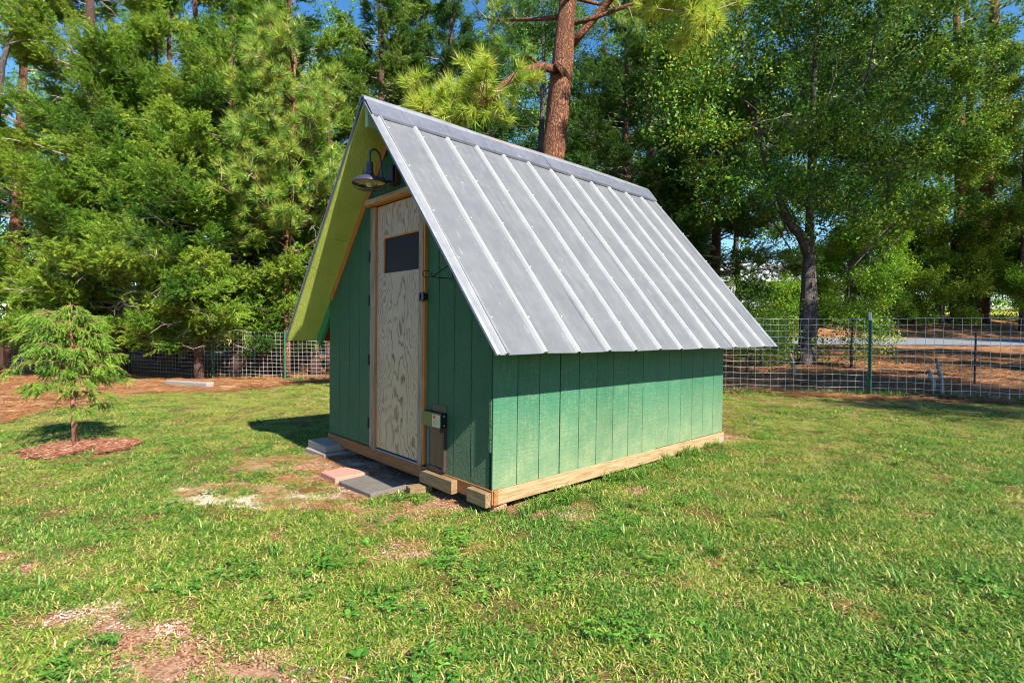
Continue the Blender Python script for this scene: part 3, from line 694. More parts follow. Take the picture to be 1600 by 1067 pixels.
# roof deck, painted lime below
for side in (1, -1):
    for (s0, s1) in ((0.02, 1.215), (1.219, SLEN - .02)):
        mb = MB()
        ys_ = (-O1 + .012, SL * .5, SL + O2 - .012)
        b = len(mb.v)
        ys2 = np.linspace(-O1 + .012, .03, 2)
        P8 = [rp(side, s, y, n) for n in (-.022, -.004) for s in (s0, s1) for y in (ys2[0], SL + O2 - .012)]
        mb.add(P8, [(0, 2, 3, 1), (4, 5, 7, 6), (0, 1, 5, 4), (2, 6, 7, 3), (0, 4, 6, 2), (1, 3, 7, 5)] if side < 0 else [(0, 1, 3, 2), (4, 6, 7, 5), (0, 4, 5, 1), (2, 3, 7, 6), (0, 2, 6, 4), (1, 5, 7, 3)])
        mb.build('soffit_panel', M['lime'], ROOT)
    # rafters on the gable face: raw above the wall, painted tail beyond
    sw_ = (SW / 2) / CT
    for (sa, sb, mt, nm, n0, y0, y1) in ((.12, sw_ - .02, M['orange_wood'], 'rafter', -.075, -.012, -.0005), (sw_ - .018, SLEN - (.03 if side < 0 else .16), M['green_tail'], 'rafter_tail', -.105, .002, .040)):
        P8 = [rp(side, s, y, n) for n in (n0, -.0225) for s in (sa, sb) for y in (y0, y1)]
        mb = MB().add(P8, [(0, 2, 3, 1), (4, 5, 7, 6), (0, 1, 5, 4), (2, 6, 7, 3), (0, 4, 6, 2), (1, 3, 7, 5)]); mb.build(nm, mt, ROOT, .002)
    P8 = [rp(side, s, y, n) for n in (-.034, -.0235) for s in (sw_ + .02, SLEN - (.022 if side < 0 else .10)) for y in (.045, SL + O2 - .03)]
    MB().add(P8, [(0, 2, 3, 1), (4, 5, 7, 6), (0, 1, 5, 4), (2, 6, 7, 3), (0, 4, 6, 2), (1, 3, 7, 5)]).build('eave_shade_sheet', M['soffit_shade'], ROOT)  # added sheet coloured as the shade under the eave beyond the wall
# ridge beam end
MB().box(-SW / 2 - .019, -SW / 2 + .019, -O1 + .03, -.002, ZR - .20, ZR - .045).build('ridge_beam', plain('pale_green_beam', (0.30, 0.42, 0.22), 0.7, bump=.3), ROOT, .003)

# metal sheets: four per slope, a rib every 0.305 m
RIB0 = -.222
def sheet(side, k, y0, y1, ribs):
    prof = [(y0, 0.0)]
    for rb in ribs:
        if rb - .022 > y0 and rb + .022 < y1:
            prof += [(rb - .020, .0), (rb - .010, .016), (rb + .010, .016), (rb + .020, .0)]
            for q in (-.10, .10):
                pass
    prof.append((y1, 0.0))
    svals = [.03] + [SLEN * q / 8 for q in range(1, 9)]
    mb = MB(); n = len(prof); b = 0
    wig = lambda s, y: .0022 * math.sin(y * 9 + s * 3 + k) + .0012 * math.sin(y * 31 + s * 2)
    for off in (0.0, -.003):
        for s in svals:
            for (y, h) in prof: mb.v.append(rp(side, s, y, h + off + wig(s, y)))
    m_ = len(svals)
    for i in range(m_ - 1):
        for j in range(n - 1):
            a = i * n + j; q = (a, a + 1, a + n + 1, a + n); B_ = m_ * n
            rr = abs(prof[j][1] + prof[j + 1][1]) > .001
            mb.f.append(q if side > 0 else q[::-1]); mb.mi.append(1 if rr else 0)
            q2 = tuple(B_ + z for z in q); mb.f.append(q2[::-1] if side > 0 else q2); mb.mi.append(0)
    for j in range(n - 1):
        a = (m_ - 1) * n + j; mb.f.append((a, a + 1, m_ * n + a + 1, m_ * n + a)); mb.mi.append(1)
        a = j; mb.f.append((a, a + 1, m_ * n + a + 1, m_ * n + a)); mb.mi.append(0)
    o = mb.build('roof_sheet', [M['metal'], M['rib']], ROOT)
    return o
allribs = [RIB0 + .3048 * j for j in range(13)]
for side in (1, -1):
    cuts = [-O1, RIB0 + .9144 - .05, RIB0 + 1.8288 - .05, RIB0 + 2.7432 - .05, SL + O2]
    for k in range(4): sheet(side, k, cuts[k] + .001, cuts[k + 1] - .001, allribs)
    # rake trims
    for (ya, yb) in ((-O1 - .006, -.205), (SL + O2 - .05, SL + O2 + .006)):
        prof = [(ya, -.006), (ya, .006), (ya + .018, .012), (ya + .022, .004), (yb - .024, .004), (yb - .018, .0205), (yb - .004, .0205), (yb, .0015)]
        mb = MB(); n = len(prof)
        if yb > 1: prof = [(ya, .003), (ya + .02, .007), (yb, .007), (yb, -.02)]; n = 4
        for off in (0, -.0015):
            for s in (.01, SLEN + .004):
                for (y, h) in prof: mb.v.append(rp(side, s, y, h + off))
        for j in range(n - 1):
            mb.f.append((j, j + 1, n + j + 1, n + j)); mb.mi.append(0)
            mb.f.append((2 * n + j, 3 * n + j, 3 * n + j + 1, 2 * n + j + 1)); mb.mi.append(0)
            mb.f.append((n + j, n + j + 1, 3 * n + j + 1, 3 * n + j)); mb.mi.append(0)
        mb.build('rake_trim', M['metal_bright'], ROOT)
    # screws
    mb = MB(); tt = MB()
    for j, rb in enumerate(allribs):
        for s in np.arange(.30, SLEN, .46):
            for dy in (.040,):
                c0 = rp(side, s + random.uniform(-.02, .02), rb + dy, .003)
                nrm = Vector((side * ST, 0, CT)); a1 = Vector((0, 1, 0)); a2 = nrm.cross(a1)
                b0 = len(mb.v)
                for h, rr in ((-.001, .0062), (.002, .0055), (.005, .0025)):
                    for q in range(6): mb.v.append(tuple(Vector(c0) + nrm * h + (a1 * math.cos(q * PI / 3) + a2 * math.sin(q * PI / 3)) * rr))
                for i in range(2):
                    for q in range(6): mb.f.append((b0 + i * 6 + q, b0 + i * 6 + (q + 1) % 6, b0 + i * 6 + 6 + (q + 1) % 6, b0 + i * 6 + 6 + q)); mb.mi.append(0)
                mb.f.append(tuple(b0 + 12 + q for q in range(6))); mb.mi.append(0)
    tag(mb.build('roof_screws', M['screw'], ROOT), kind='stuff')
# ridge: lapped flashing on both slopes and the rolled cap on top
for side in (1, -1):
    for i, (ya, yb) in enumerate(((-O1 - .002, 1.62), (1.60, SL + O2 + .004))):
        mb = MB(); N_ = 24
        for off in (0, -.0025):
            for q in range(N_ + 1):
                y = ya + (yb - ya) * q / N_; wv = .006 * math.sin(y * 4.2 + i) * (1 if y > 1.2 else .4)
                for s, h in ((.012, .030), (.10, .026 + wv * .5), (.205, .020 + abs(wv)), (.214, .006)): mb.v.append(rp(side, s, y, h + off + .002 * i))
        for q in range(N_):
            for j in range(3):
                a = q * 4 + j; B_ = (N_ + 1) * 4
                mb.f.append((a, a + 4, a + 5, a + 1)); mb.mi.append(0); mb.f.append((B_ + a, B_ + a + 1, B_ + a + 5, B_ + a + 4)); mb.mi.append(0)
        for q in (0, N_):
            for j in range(3): a = q * 4 + j; mb.f.append((a, a + 1, (N_ + 1) * 4 + a + 1, (N_ + 1) * 4 + a)); mb.mi.append(0)
        mb.build('ridge_flashing', M['cap'], ROOT)
mb = MB(); N_ = 40
for q in range(N_ + 1):
    y = -O1 - .008 + (SL + O2 + .0 + O1) * q / N_
    lift = .012 * math.exp(-((y - 2.2) / .5) ** 2) + .003 * math.sin(y * 5)
    for (dx, h) in ((-.052, -.034), (-.034, .002), (0, .024), (.034, .002), (.052, -.030), (.046, -.032), (0, .014), (-.046, -.032)):
        mb.v.append((-SW / 2 + dx, y, ZR + .012 + h + lift))
for q in range(N_):
    for j in range(8): mb.f.append((q * 8 + j, q * 8 + (j + 1) % 8, q * 8 + 8 + (j + 1) % 8, q * 8 + 8 + j)); mb.mi.append(0)
mb.f += [tuple(range(8)), tuple(N_ * 8 + j for j in range(7, -1, -1))]; mb.mi += [0, 0]
mb.build('ridge_cap', M['metal_bright'], ROOT)
MB().box(-SW / 2 - .040, -SW / 2 + .040, .9, SL + O2 - .25, ZR - .028, ZR + .006).build('ridge_batten', M['orange_wood'], ROOT)

# door
door = empty('door'); door.parent = ROOT
MB().box(-1.590, -1.575, -.006, .014, .012, 2.0).build('jamb', M['red_wood'], ROOT, .001)
MB().box(-1.572, -1.490, -.026, .014, .012, 2.0).build('door_trim', M['grey_wood'], ROOT, .002)
MB().box(-1.4885, -1.484, -.020, .014, .012, 2.0).build('door_stop', M['orange_wood'], ROOT)
# door leaf made of plywood round the window opening
WX0, WX1, WZ0, WZ1 = -1.385, -.840, 1.448, 1.735
leaf = MB()
leaf.box(-1.483, -.836, -.006, .012, .022, WZ0); leaf.box(-1.483, WX0, -.006, .012, WZ0 + .0005, WZ1 - .0005); leaf.box(-1.483, -.836, -.006, .012, WZ1, 1.996)
lo = leaf.build('door_leaf', M['door_ply'], door, .001)
MB().box(-.835, -.7755, -.024, .0125, .012, 2.0).build('door_stile', M['grey_wood'], door, .002)
win = MB().box(WX0 + .012, WX1 - .0, .006, .0095, WZ0 + .004, WZ1 - .010).build('window_pane', M['glass'], door)
mb = MB(); mb.box(WX0 + .0005, WX0 + .010, -.004, .0125, WZ0 + .0005, WZ1 - .0005); mb.box(WX0 + .0105, WX1 - .001, -.004, .0125, WZ1 - .010, WZ1 - .0005)
mb.build('window_frame', M['orange_wood'], door)
MB().box(-.7745, -.756, -.020, .0135, .014, 2.0).build('jamb', M['orange_wood'], ROOT)
# header with overhanging drip board
MB().box(-1.600, -.70, -.052, .0, 2.006, 2.016).build('header_soffit', M['orange_wood'], ROOT)
MB().box(-1.612, -.70, -.062, -.001, 2.0165, 2.060, .0012).build('header_board', M['header'], ROOT, .003)
for z in (1.60, 1.235, .74, .21):
    mb = MB(); mb.box(-1.583, -1.566, -.030, -.0265, z - .045, z + .045); mb.tube([(-1.581, -.031, z - .045), (-1.581, -.031, z + .045)], .005, 6)
    mb.build('hinge', M['black'], ROOT)
lt = MB(); lt.box(-.800, -.792, -.040, -.0245, 1.205, 1.270); lt.box(-.772, -.752, -.040, -.0245, 1.205, 1.270); lt.box(-.7915, -.7725, -.040, -.0245, 1.205, 1.216); lt.box(-.7915, -.7725, -.040, -.0245, 1.259, 1.270)
lt.box(-.7515, -.742, -.040, .0, 1.215, 1.262)
lt.build('latch', M['black'], ROOT)

# automatic coop opener with its little door at the foot of the wall
cd = empty('pet_door'); cd.parent = ROOT
MB().box(-.716, -.690, -.016, -.001, .02, .33).build('frame_rail', M['blue_grey'], cd, .002)
MB().box(-.520, -.492, -.026, -.001, .012, .33).build('frame_rail', M['flap_frame'], cd, .002)
MB().box(-.716, -.521, -.024, -.001, .004, .030).build('frame_rail', M['flap_frame'], cd, .002)
mb = MB(); mb.box(-.689, -.6105, -.012, -.001, .031, .33); mb.build('flap_slat', M['flap'], cd, .002)
mb = MB(); mb.box(-.6085, -.521, -.012, -.001, .031, .33); mb.build('flap_slat', M['flap'], cd, .002)
bx = empty('opener_box'); bx.parent = ROOT
MB().box(-.655, -.500, -.006, -.001, .40, .470).build('back_plate', M['flap'], bx, .001)
MB().box(-.711, -.488, -.056, -.001, .322, .424).build('housing', M['black'], bx, .003)
MB().box(-.710, -.4885, -.0600, -.0565, .323, .423).build('cover', M['olive'], bx, .001)
st_ = MB().box(-.586, -.494, -.0612, -.0602, .326, .412).build('sticker', M['sticker'], bx)
mb = MB(); mb.box(-.576, -.545, -.0620, -.0613, .385, .405); mb.cur = 1
for q in range(5): mb.box(-.578, -.510 - .006 * (q % 2), -.0619, -.0613, .376 - q * .009, .3785 - q * .009)
mb.build('sticker_print', [M['red'], M['grey_print']], bx)
for zz_ in (.405, .340): MB().box(-.4875, -.4855, -.034, -.026, zz_ - .004, zz_ + .004).build('screw', M['screw'], bx)
mb = MB(); mb.tube([(-.53, -.03, .322), (-.528, -.032, .30), (-.532, -.03, .285)], .005, 6); mb.tube([(-.512, -.03, .322), (-.508, -.032, .30), (-.505, -.03, .29)], .005, 6)
mb.build('cable_gland', M['black'], bx)
# offcuts screwed along the front sill
MB().box(-.752, -.355, -.058, -.009, -.100, -.010, .002).build('wood_block', M['block'], ROOT, .003)
MB().box(-.195, -.002, -.056, -.009, -.104, -.014, .002).build('wood_block', M['block'], ROOT, .003)

def shed_world(x, y, z):
    return (Matrix.Translation(ROOT.location) @ ROOT.rotation_euler.to_matrix().to_4x4()) @ Vector((x, y, z))
SROT = tuple(ROOT.rotation_euler)

# barn lamp
LX, LZ = -1.19, 2.11
lamp = empty('barn_lamp', shed_world(LX, 0, LZ), SROT); tag(lamp, 'dark gooseneck barn lamp with a wire cage on the gable above the door', 'wall lamp')
mb = MB(); mb.box(-.055, .055, -.050, -.001, .015, .150); mb.build('wall_box', M['rustbrown'], lamp, .004)
mb = MB(); mb.box(-.030, .056, -.075, -.0505, .02, .145); mb.build('box_cover', M['black'], lamp, .003)
pts = [(0, -.055, .055), (0, -.085, .028), (0, -.118, .040), (0, -.135, .085), (0, -.142, .15), (0, -.152, .21), (0, -.172, .237), (0, -.198, .245), (0, -.222, .232), (0, -.234, .20), (0, -.235, .14)]
cr = []
for i in range(len(pts) - 1):
    p0, p1, p2, p3 = [Vector(pts[max(0, min(len(pts) - 1, j))]) for j in (i - 1, i, i + 1, i + 2)]
    for q in (0, .33, .66):
        cr.append(.5 * ((2 * p1) + (p2 - p0) * q + (2 * p0 - 5 * p1 + 4 * p2 - p3) * q * q + (3 * p1 - p0 - 3 * p2 + p3) * q ** 3))
cr.append(Vector(pts[-1]))
mb = MB(); mb.smooth = True; mb.tube(cr, .0085, 10); mb.build('gooseneck', M['lamp_dark'], lamp)
mb = MB(); mb.smooth = True; mb.lathe([(.0, .145), (.024, .143), (.027, .135), (.022, .128), (.026, .122), (.028, .075), (.034, .050), (.040, .035)], (0, -.235, 0), 20)
mb.build('socket_cup', M['lamp_dark'], lamp)
mb = MB(); mb.smooth = True; mb.lathe([(.036, .040), (.06, .034), (.095, .020), (.122, 0.0), (.130, -.012), (.131, -.022), (.127, -.022), (.118, -.004)], (0, -.235, 0), 36); mb.build('shade', M['lamp_dark'], lamp)
mb = MB(); mb.smooth = True; mb.lathe([(.117, -.004), (.09, .012), (.055, .026), (.0, .030)], (0, -.235, 0), 30); mb.build('reflector', M['lamp_in'], lamp)
mb = MB(); mb.smooth = True; mb.lathe([(.0, -.048), (.022, -.040), (.03, -.020), (.024, .005), (.014, .025)], (0, -.235, 0), 16); mb.build('bulb', plain('bulb_glass', (0.7, .66, .5), .15), lamp)
mb = MB()
for k in range(8):
    a = k * PI / 4; p = []
    for r_, z_ in ((.128, -.018), (.122, -.040), (.095, -.056), (.04, -.064), (.0, -.065)): p.append((r_ * math.cos(a), -.235 + r_ * math.sin(a), z_))
    mb.tube(p, .0022, 5)
for r_, z_ in ((.104, -.052), (.05, -.063)):
    mb.tube([(r_ * math.cos(a * PI / 12), -.235 + r_ * math.sin(a * PI / 12), z_) for a in range(25)], .002, 5)
mb.build('wire_guard', M['lamp_dark'], lamp)
MB().tube([(-.045, -.262, .030), (-.045, -.262, .088)], .006, 8).build('stem_knob', M['lamp_dark'], lamp)

# plant bracket
br = empty('plant_bracket', shed_world(-.456, 0, 1.35), SROT); tag(br, 'thin black iron hook bracket on the green boards right of the door', 'bracket')
MB().box(-.008, .008, -.005, .0, -.006, .125).build('back_bar', M['black'], br, .001)
MB().tube([(0, -.004, .002), (0, -.15, .0), (0, -.165, .003), (0, -.172, .014), (0, -.166, .026), (0, -.155, .024)], .0035, 6).build('arm', M['black'], br)
MB().tube([(0, -.004, .105), (0, -.155, .004)], .0035, 6).build('brace', M['black'], br)
MB().tube([(0, -.178 - .001, .0), (0, -.20, -.006), (0, -.222, -.001), (0, -.234, .012), (0, -.232, .028), (0, -.216, .040), (0, -.196, .038), (0, -.184, .03)], .0035, 6).build('hook', M['black'], br)

# ------------------------------------------------------------------ blocks, pavers, slabs round the shed
def quad_slab(name, mat, pts, z0, z1, lab, cat, bev=.006):
    c = (sum(p[0] for p in pts) / 4, sum(p[1] for p in pts) / 4)
    mb = MB(); poly = [(p[0] - c[0], p[1] - c[1]) for p in pts]
    mb.prism(poly, 'z', z0, z1); o = mb.build(name, mat, None, bev); o.location = (c[0], c[1], Z(*c)); tag(o, lab, cat); return o
quad_slab('paver', M['red_paver'], [(-1.514, 4.202), (-1.332, 4.009), (-1.125, 4.193), (-1.361, 4.352)], -.02, .040, 'smooth pinkish red paver lying left of the dark slab by the door', 'paver')
quad_slab('slab', M['dark_slab'], [(-1.297, 3.976), (-.973, 3.655), (-.770, 3.890), (-1.135, 4.160)], -.02, .028, 'thin dark slate slab lying flat before the shed door', 'slab', .004)
def rotbox(name, mat, cx, cy, z0, z1, lx, ly, ang, lab, cat, bev=.008, jit=.003):
    mb = MB(); mb.box(-lx / 2, lx / 2, -ly / 2, ly / 2, z0, z1, jit); o = mb.build(name, mat, None, bev)
    o.location = (cx, cy, Z(cx, cy)); o.rotation_euler = (0, 0, ang); tag(o, lab, cat); return o
c_ = shed_world(-2.345, .04, 0)
rotbox('paver_block', M['paver'], c_.x, c_.y - .01, -.03, .038, .41, .43, -.80, 'lower grey concrete paver of the pair under the left shed corner', 'paver')
rotbox('paver_block', M['paver'], c_.x + .0, c_.y + .01, .040, .105, .40, .40, -.84, 'upper grey concrete paver of the pair holding up the left shed corner', 'paver')
rotbox('wood_scrap', M['block'], -.665, 3.815, -.01, .045, .17, .09, .5, 'short raw wood scrap sticking out under the sill below the opener', 'wood scrap', .004)
rotbox('wood_scrap', M['block'], -.615, 3.775, -.03, -.005, .10, .07, .3, 'small pale wedge of wood lying beneath the raw scrap', 'wood scrap', .004)
rotbox('concrete_chunk', M['red_paver'], -.085, 3.43, -.03, .048, .10, .08, .3, 'small pinkish concrete chunk under the near right shed corner', 'stone', .015, .012)
rotbox('support_block', M['paver'], *[shed_world(-.08, 3.0, 0)[i] for i in (0, 1)], -.02, .05, .12, .2, .2, 'grey block under the far right shed corner', 'block')
e0, e1 = G(262, 597), G(328, 601)
ec = ((e0[0] + e1[0]) / 2, (e0[1] + e1[1]) / 2)
rotbox('edging_block', M['concrete'], ec[0], ec[1] + .05, -.05, .14, math.dist(e0, e1), .18, math.atan2(e1[1] - e0[1], e1[0] - e0[0]), 'long pale concrete block lying on the pine straw under the cedars', 'concrete block', .02, .012)
q = G(348, 602)
rotbox('edging_block', M['beam_pale'], q[0] + .05, q[1] + .1, -.05, .05, .34, .12, -.15, 'short tan timber end beside the pale concrete block', 'timber', .01, .01)

# ------------------------------------------------------------------ wire fences
def wire_fence(pts, lab, cellx, rows, rowh, name, thick, posts):
    """pts: ground polyline; every wire and post is a part"""
    root = empty(name, (pts[0][0], pts[0][1], Z(*pts[0]))); tag(root, lab, 'fence')
    o0 = Vector(root.location)
    # resample
    P = []
    for (a, b) in zip(pts[:-1], pts[1:]):
        L_ = math.dist(a, b); n = max(1, round(L_ / cellx))
        for i in range(n): P.append((a[0] + (b[0] - a[0]) * i / n, a[1] + (b[1] - a[1]) * i / n))
    P.append(pts[-1])
    rr = random.Random(5)
    wav = [(.018 * math.sin(i * .21) + .010 * math.sin(i * .67 + 1), .012 * math.sin(i * .13 + 2)) for i in range(len(P))]
    H = rows * rowh
    def wp(i, k):
        x, y = P[i]; f = k / rows
        return Vector((x + wav[i][0] * f * 1.2, y + wav[i][0] * f, Z(x, y) + .02 + k * rowh + wav[i][1] * f + .006 * math.sin(i * .9 + k))) - o0
    for k in range(rows + 1):
        mb = MB(); mb.tube([wp(i, k) for i in range(len(P))], thick * (1.25 if k in (0, rows) else 1), 4, False)
        mb.build('horizontal_wire', M['wire_galv'], root)
    for i in range(len(P)):
        mb = MB(); kink = rr.random() < .25
        mb.tube([wp(i, k) + (Vector((rr.uniform(-.008, .008), 0, 0)) if kink else Vector((rr.uniform(-.002, .002), 0, 0))) + Vector((0, 0, (-.03 if k == 0 else .0))) for k in range(rows + 1)], thick, 3, False)
        mb.build('vertical_wire', M['wire_galv'], root)
    for (x, y, h, kind) in posts:
        z = Z(x, y); c = Vector((x, y, z)) - o0; mb = MB()
        if kind == 't':
            mb.box(c.x - .024, c.x + .024, c.y - .004, c.y + .002, c.z - .1, c.z + h - .13); mb.box(c.x - .004, c.x + .004, c.y - .034, c.y - .0045, c.z - .1, c.z + h - .13)
            for q in range(int(h / .055)): mb.box(c.x - .009, c.x + .009, c.y - .041, c.y - .0345, c.z + .03 + q * .054, c.z + .052 + q * .054) if q * .054 < h - .2 else None
            p = mb.build('post', M['post_green'], root)
            tp = MB(); tp.box(c.x - .024, c.x + .024, c.y - .004, c.y + .002, c.z + h - .129, c.z + h); tp.box(c.x - .004, c.x + .004, c.y - .034, c.y - .0045, c.z + h - .129, c.z + h)
            t2 = tp.build('post_tip', M['post_white'], p)
        elif kind == 'g':
            mb.box(c.x - .02, c.x + .02, c.y - .03, c.y - .024, c.z - .1, c.z + h); mb.box(c.x - .004, c.x + .004, c.y - .05, c.y - .0305, c.z - .1, c.z + h); mb.build('post', M['post_green'], root)
        elif kind == 'd':
            mb.tube([(c.x, c.y - .03, c.z - .1), (c.x + .01, c.y - .03, c.z + h)], .020, 8); mb.build('post', M['post_dark'], root)
        elif kind == 'w':
            mb.box(c.x - .06, c.x + .06, c.y - .16, c.y - .05, c.z - .1, c.z + h, .006); mb.build('post', M['post_wood'], root, .01)
    return root
wire_fence([(-18.5, 17.9), (-16.0, 17.0), (-10.9, 15.3), (-7.7, 14.1), (-5.8, 13.95), (-3.6, 13.9), (-1.6, 13.6)], 'older wire mesh fence on green and wooden posts running beneath the cedars at left',   .118, 12, .1016, 'wire_fence', .0027,
           [(-16.05, 16.95, 1.46, 'w'), (-10.9, 15.25, 1.25, 'd'), (-7.92, 14.15, 1.3, 'g'), (-5.9, 13.9, 1.3, 'g')])
wire_fence([(2.3, 9.35), (3.5, 9.05), (5.85, 8.68), (7.57, 7.95), (9.4, 7.1), (11.2, 6.2)], 'galvanised square wire mesh fence with a green steel post at right of the shed', .1165, 12, .1016, 'wire_fence', .0029,
           [(5.80, 8.66, 1.345, 't'), (10.2, 6.66, 1.3, 't')])
pz = (8.45, 9.75)
mb = MB(); mb.tube([(0, 0, -.1), (.012, 0, .95)], .016, 8); o = mb.build('steel_post', M['post_dark']); o.location = (*pz, Z(*pz)); tag(o, 'thin dark steel post standing alone behind the right mesh fence', 'post')

# ------------------------------------------------------------------ foliage
def frames(D, roll):
    D = D / np.linalg.norm(D, axis=1, keepdims=True)
    up = np.tile(np.array([0, 0, 1.0]), (len(D), 1)); up[np.abs(D[:, 2]) > .95] = (1, 0, 0)
    S = np.cross(D, up); S /= np.linalg.norm(S, axis=1, keepdims=True); U = np.cross(S, D)
    c, s = np.cos(roll)[:, None], np.sin(roll)[:, None]
    return D, S * c + U * s, U * c - S * s
def bloom(templates, P, D, roll, scl, tint, r, spread=.12):
    return (templates, P, D, roll, scl, tint, spread)
def crown(name, spec, mat, root):
    """leaf sprays on points: each point carries turn, size and tint of its spray"""
    key, P, D, roll, scl, tint, spread = spec
    A, B, C = frames(D, roll); B = -B
    rot = np.stack([np.arctan2(B[:, 2], C[:, 2]), np.arcsin(np.clip(-A[:, 2], -1, 1)), np.arctan2(A[:, 1], A[:, 0])], -1)
    r = np.random.default_rng(len(P)); T = TEMPL[key]
    o = link(name, point_mesh(name, P, rot, scl, r.integers(0, len(T), len(P)), np.clip(tint, .02, .74)), root)
    k = key + '_' + mat
    if k not in _GROUPS: vs = [tri_mesh('spray', t_, .5 + np.random.default_rng(i).normal(0, spread, len(t_)), M[mat]) for i, t_ in enumerate(T)]
    else: vs = None
    md = o.modifiers.new('scatter', 'NODES'); md.node_group = instancer(k, vs); o['kind'] = 'stuff'
    NTRI[0] += len(P); return o
def t_cedar(seed, n=26, L=.26):
    r = np.random.default_rng(seed); t = []
    for i in range(n):
        f = (i + .5) / n; x = L * f; side = (-1, 1)[i % 2]
        a = r.uniform(.35, 1.0); l = L * .42 * (1 - .55 * f) * r.uniform(.7, 1.2); lift = r.uniform(-.35, .45)
        d = np.array((math.cos(a), side * math.sin(a), lift)); b = np.array((x, 0, -.10 * L * f * f + r.uniform(-.01, .01)))
        w = np.cross(d, r.normal(size=3)); w = w / np.linalg.norm(w) * r.uniform(.006, .011)
        t.append((b - w, b + w, b + d * l)); 
        if i % 2: t.append((b + d * l * .3 - w, b + d * l * .35 + w, b + d * l * .7 + np.array((0, side * .02, .03))))
    return np.array(t)
def t_pine(seed, n=56, L=.185):
    r = np.random.default_rng(seed); t = []
    for i in range(n):
        x0 = r.uniform(-.05, .01); a = r.uniform(0, 2 * PI); th = np.clip(r.normal(.80, .34), .05, 1.7)
        d = np.array((math.cos(th), math.sin(th) * math.cos(a), math.sin(th) * math.sin(a))); l = L * r.uniform(.75, 1.1)
        b = np.array((x0, 0, 0)); e = b + d * l; e[2] -= .02
        w = np.cross(d, r.normal(size=3)); w = w / np.linalg.norm(w) * .0046
        t.append((b - w, b + w, e))
    return np.array(t)
def t_leaf(seed, n=11, L=.30, s=.072):
    r = np.random.default_rng(seed); t = []
    for i in range(n):
        b = np.array((r.uniform(0, L), r.uniform(-.4, .4) * L, r.uniform(-.35, .25) * L)); a = r.uniform(0, 2 * PI)
        d = np.array((math.cos(a), math.sin(a), r.uniform(-.9, .2))); d /= np.linalg.norm(d)
        w = np.cross(d, np.array((0, 0, 1)) + r.normal(0, .55, 3)); w /= np.linalg.norm(w); l = s * r.uniform(.7, 1.3); wd = l * .34
        m_ = b + d * l * .5
        t.append((b, m_ - w * wd, b + d * l)); t.append((b, b + d * l, m_ + w * wd))
    return np.array(t)
NTRI = [0]
T_CED = [t_cedar(i) for i in range(5)]; T_PINE = [t_pine(20 + i) for i in range(4)]; T_PINEL = [t_pine(30 + i, 34, .2) for i in range(3)]
T_LEAF = [t_leaf(40 + i) for i in range(5)]; T_BIG = [t_leaf(50 + i, 9, .6, .13) for i in range(4)]
TEMPL = {'cedar_spray': T_CED, 'pine_tuft': T_PINE, 'loose_tuft': T_PINEL, 'leaf_spray': T_LEAF, 'big_spray': T_BIG}

def curve_pts(p0, az, el, L, n, r, bend=.0, wob=.06):
    """branch polyline leaving p0; bend >0 lifts the tip"""
    pts = [np.array(p0, float)]; a, e = az, el
    for i in range(n):
        a += r.normal(0, wob); e += bend / n + r.normal(0, wob * .6)
        pts.append(pts[-1] + L / n * np.array((math.cos(a) * math.cos(e), math.sin(a) * math.cos(e), math.sin(e))))
    return pts
def trunk_pts(h, lean, r, n=9, wob=.05):
    pts = []
    ox = oy = 0
    for i in range(n + 1):
        f = i / n; pts.append(np.array((lean[0] * f + ox, lean[1] * f + oy, -.15 + (h + .15) * f)))
        ox += r.normal(0, wob); oy += r.normal(0, wob)
    return pts
def along(pts, f):
    f = np.clip(f, 0, .9999) * (len(pts) - 1); i = int(f); return pts[i] * (1 - (f - i)) + pts[i + 1] * (f - i)

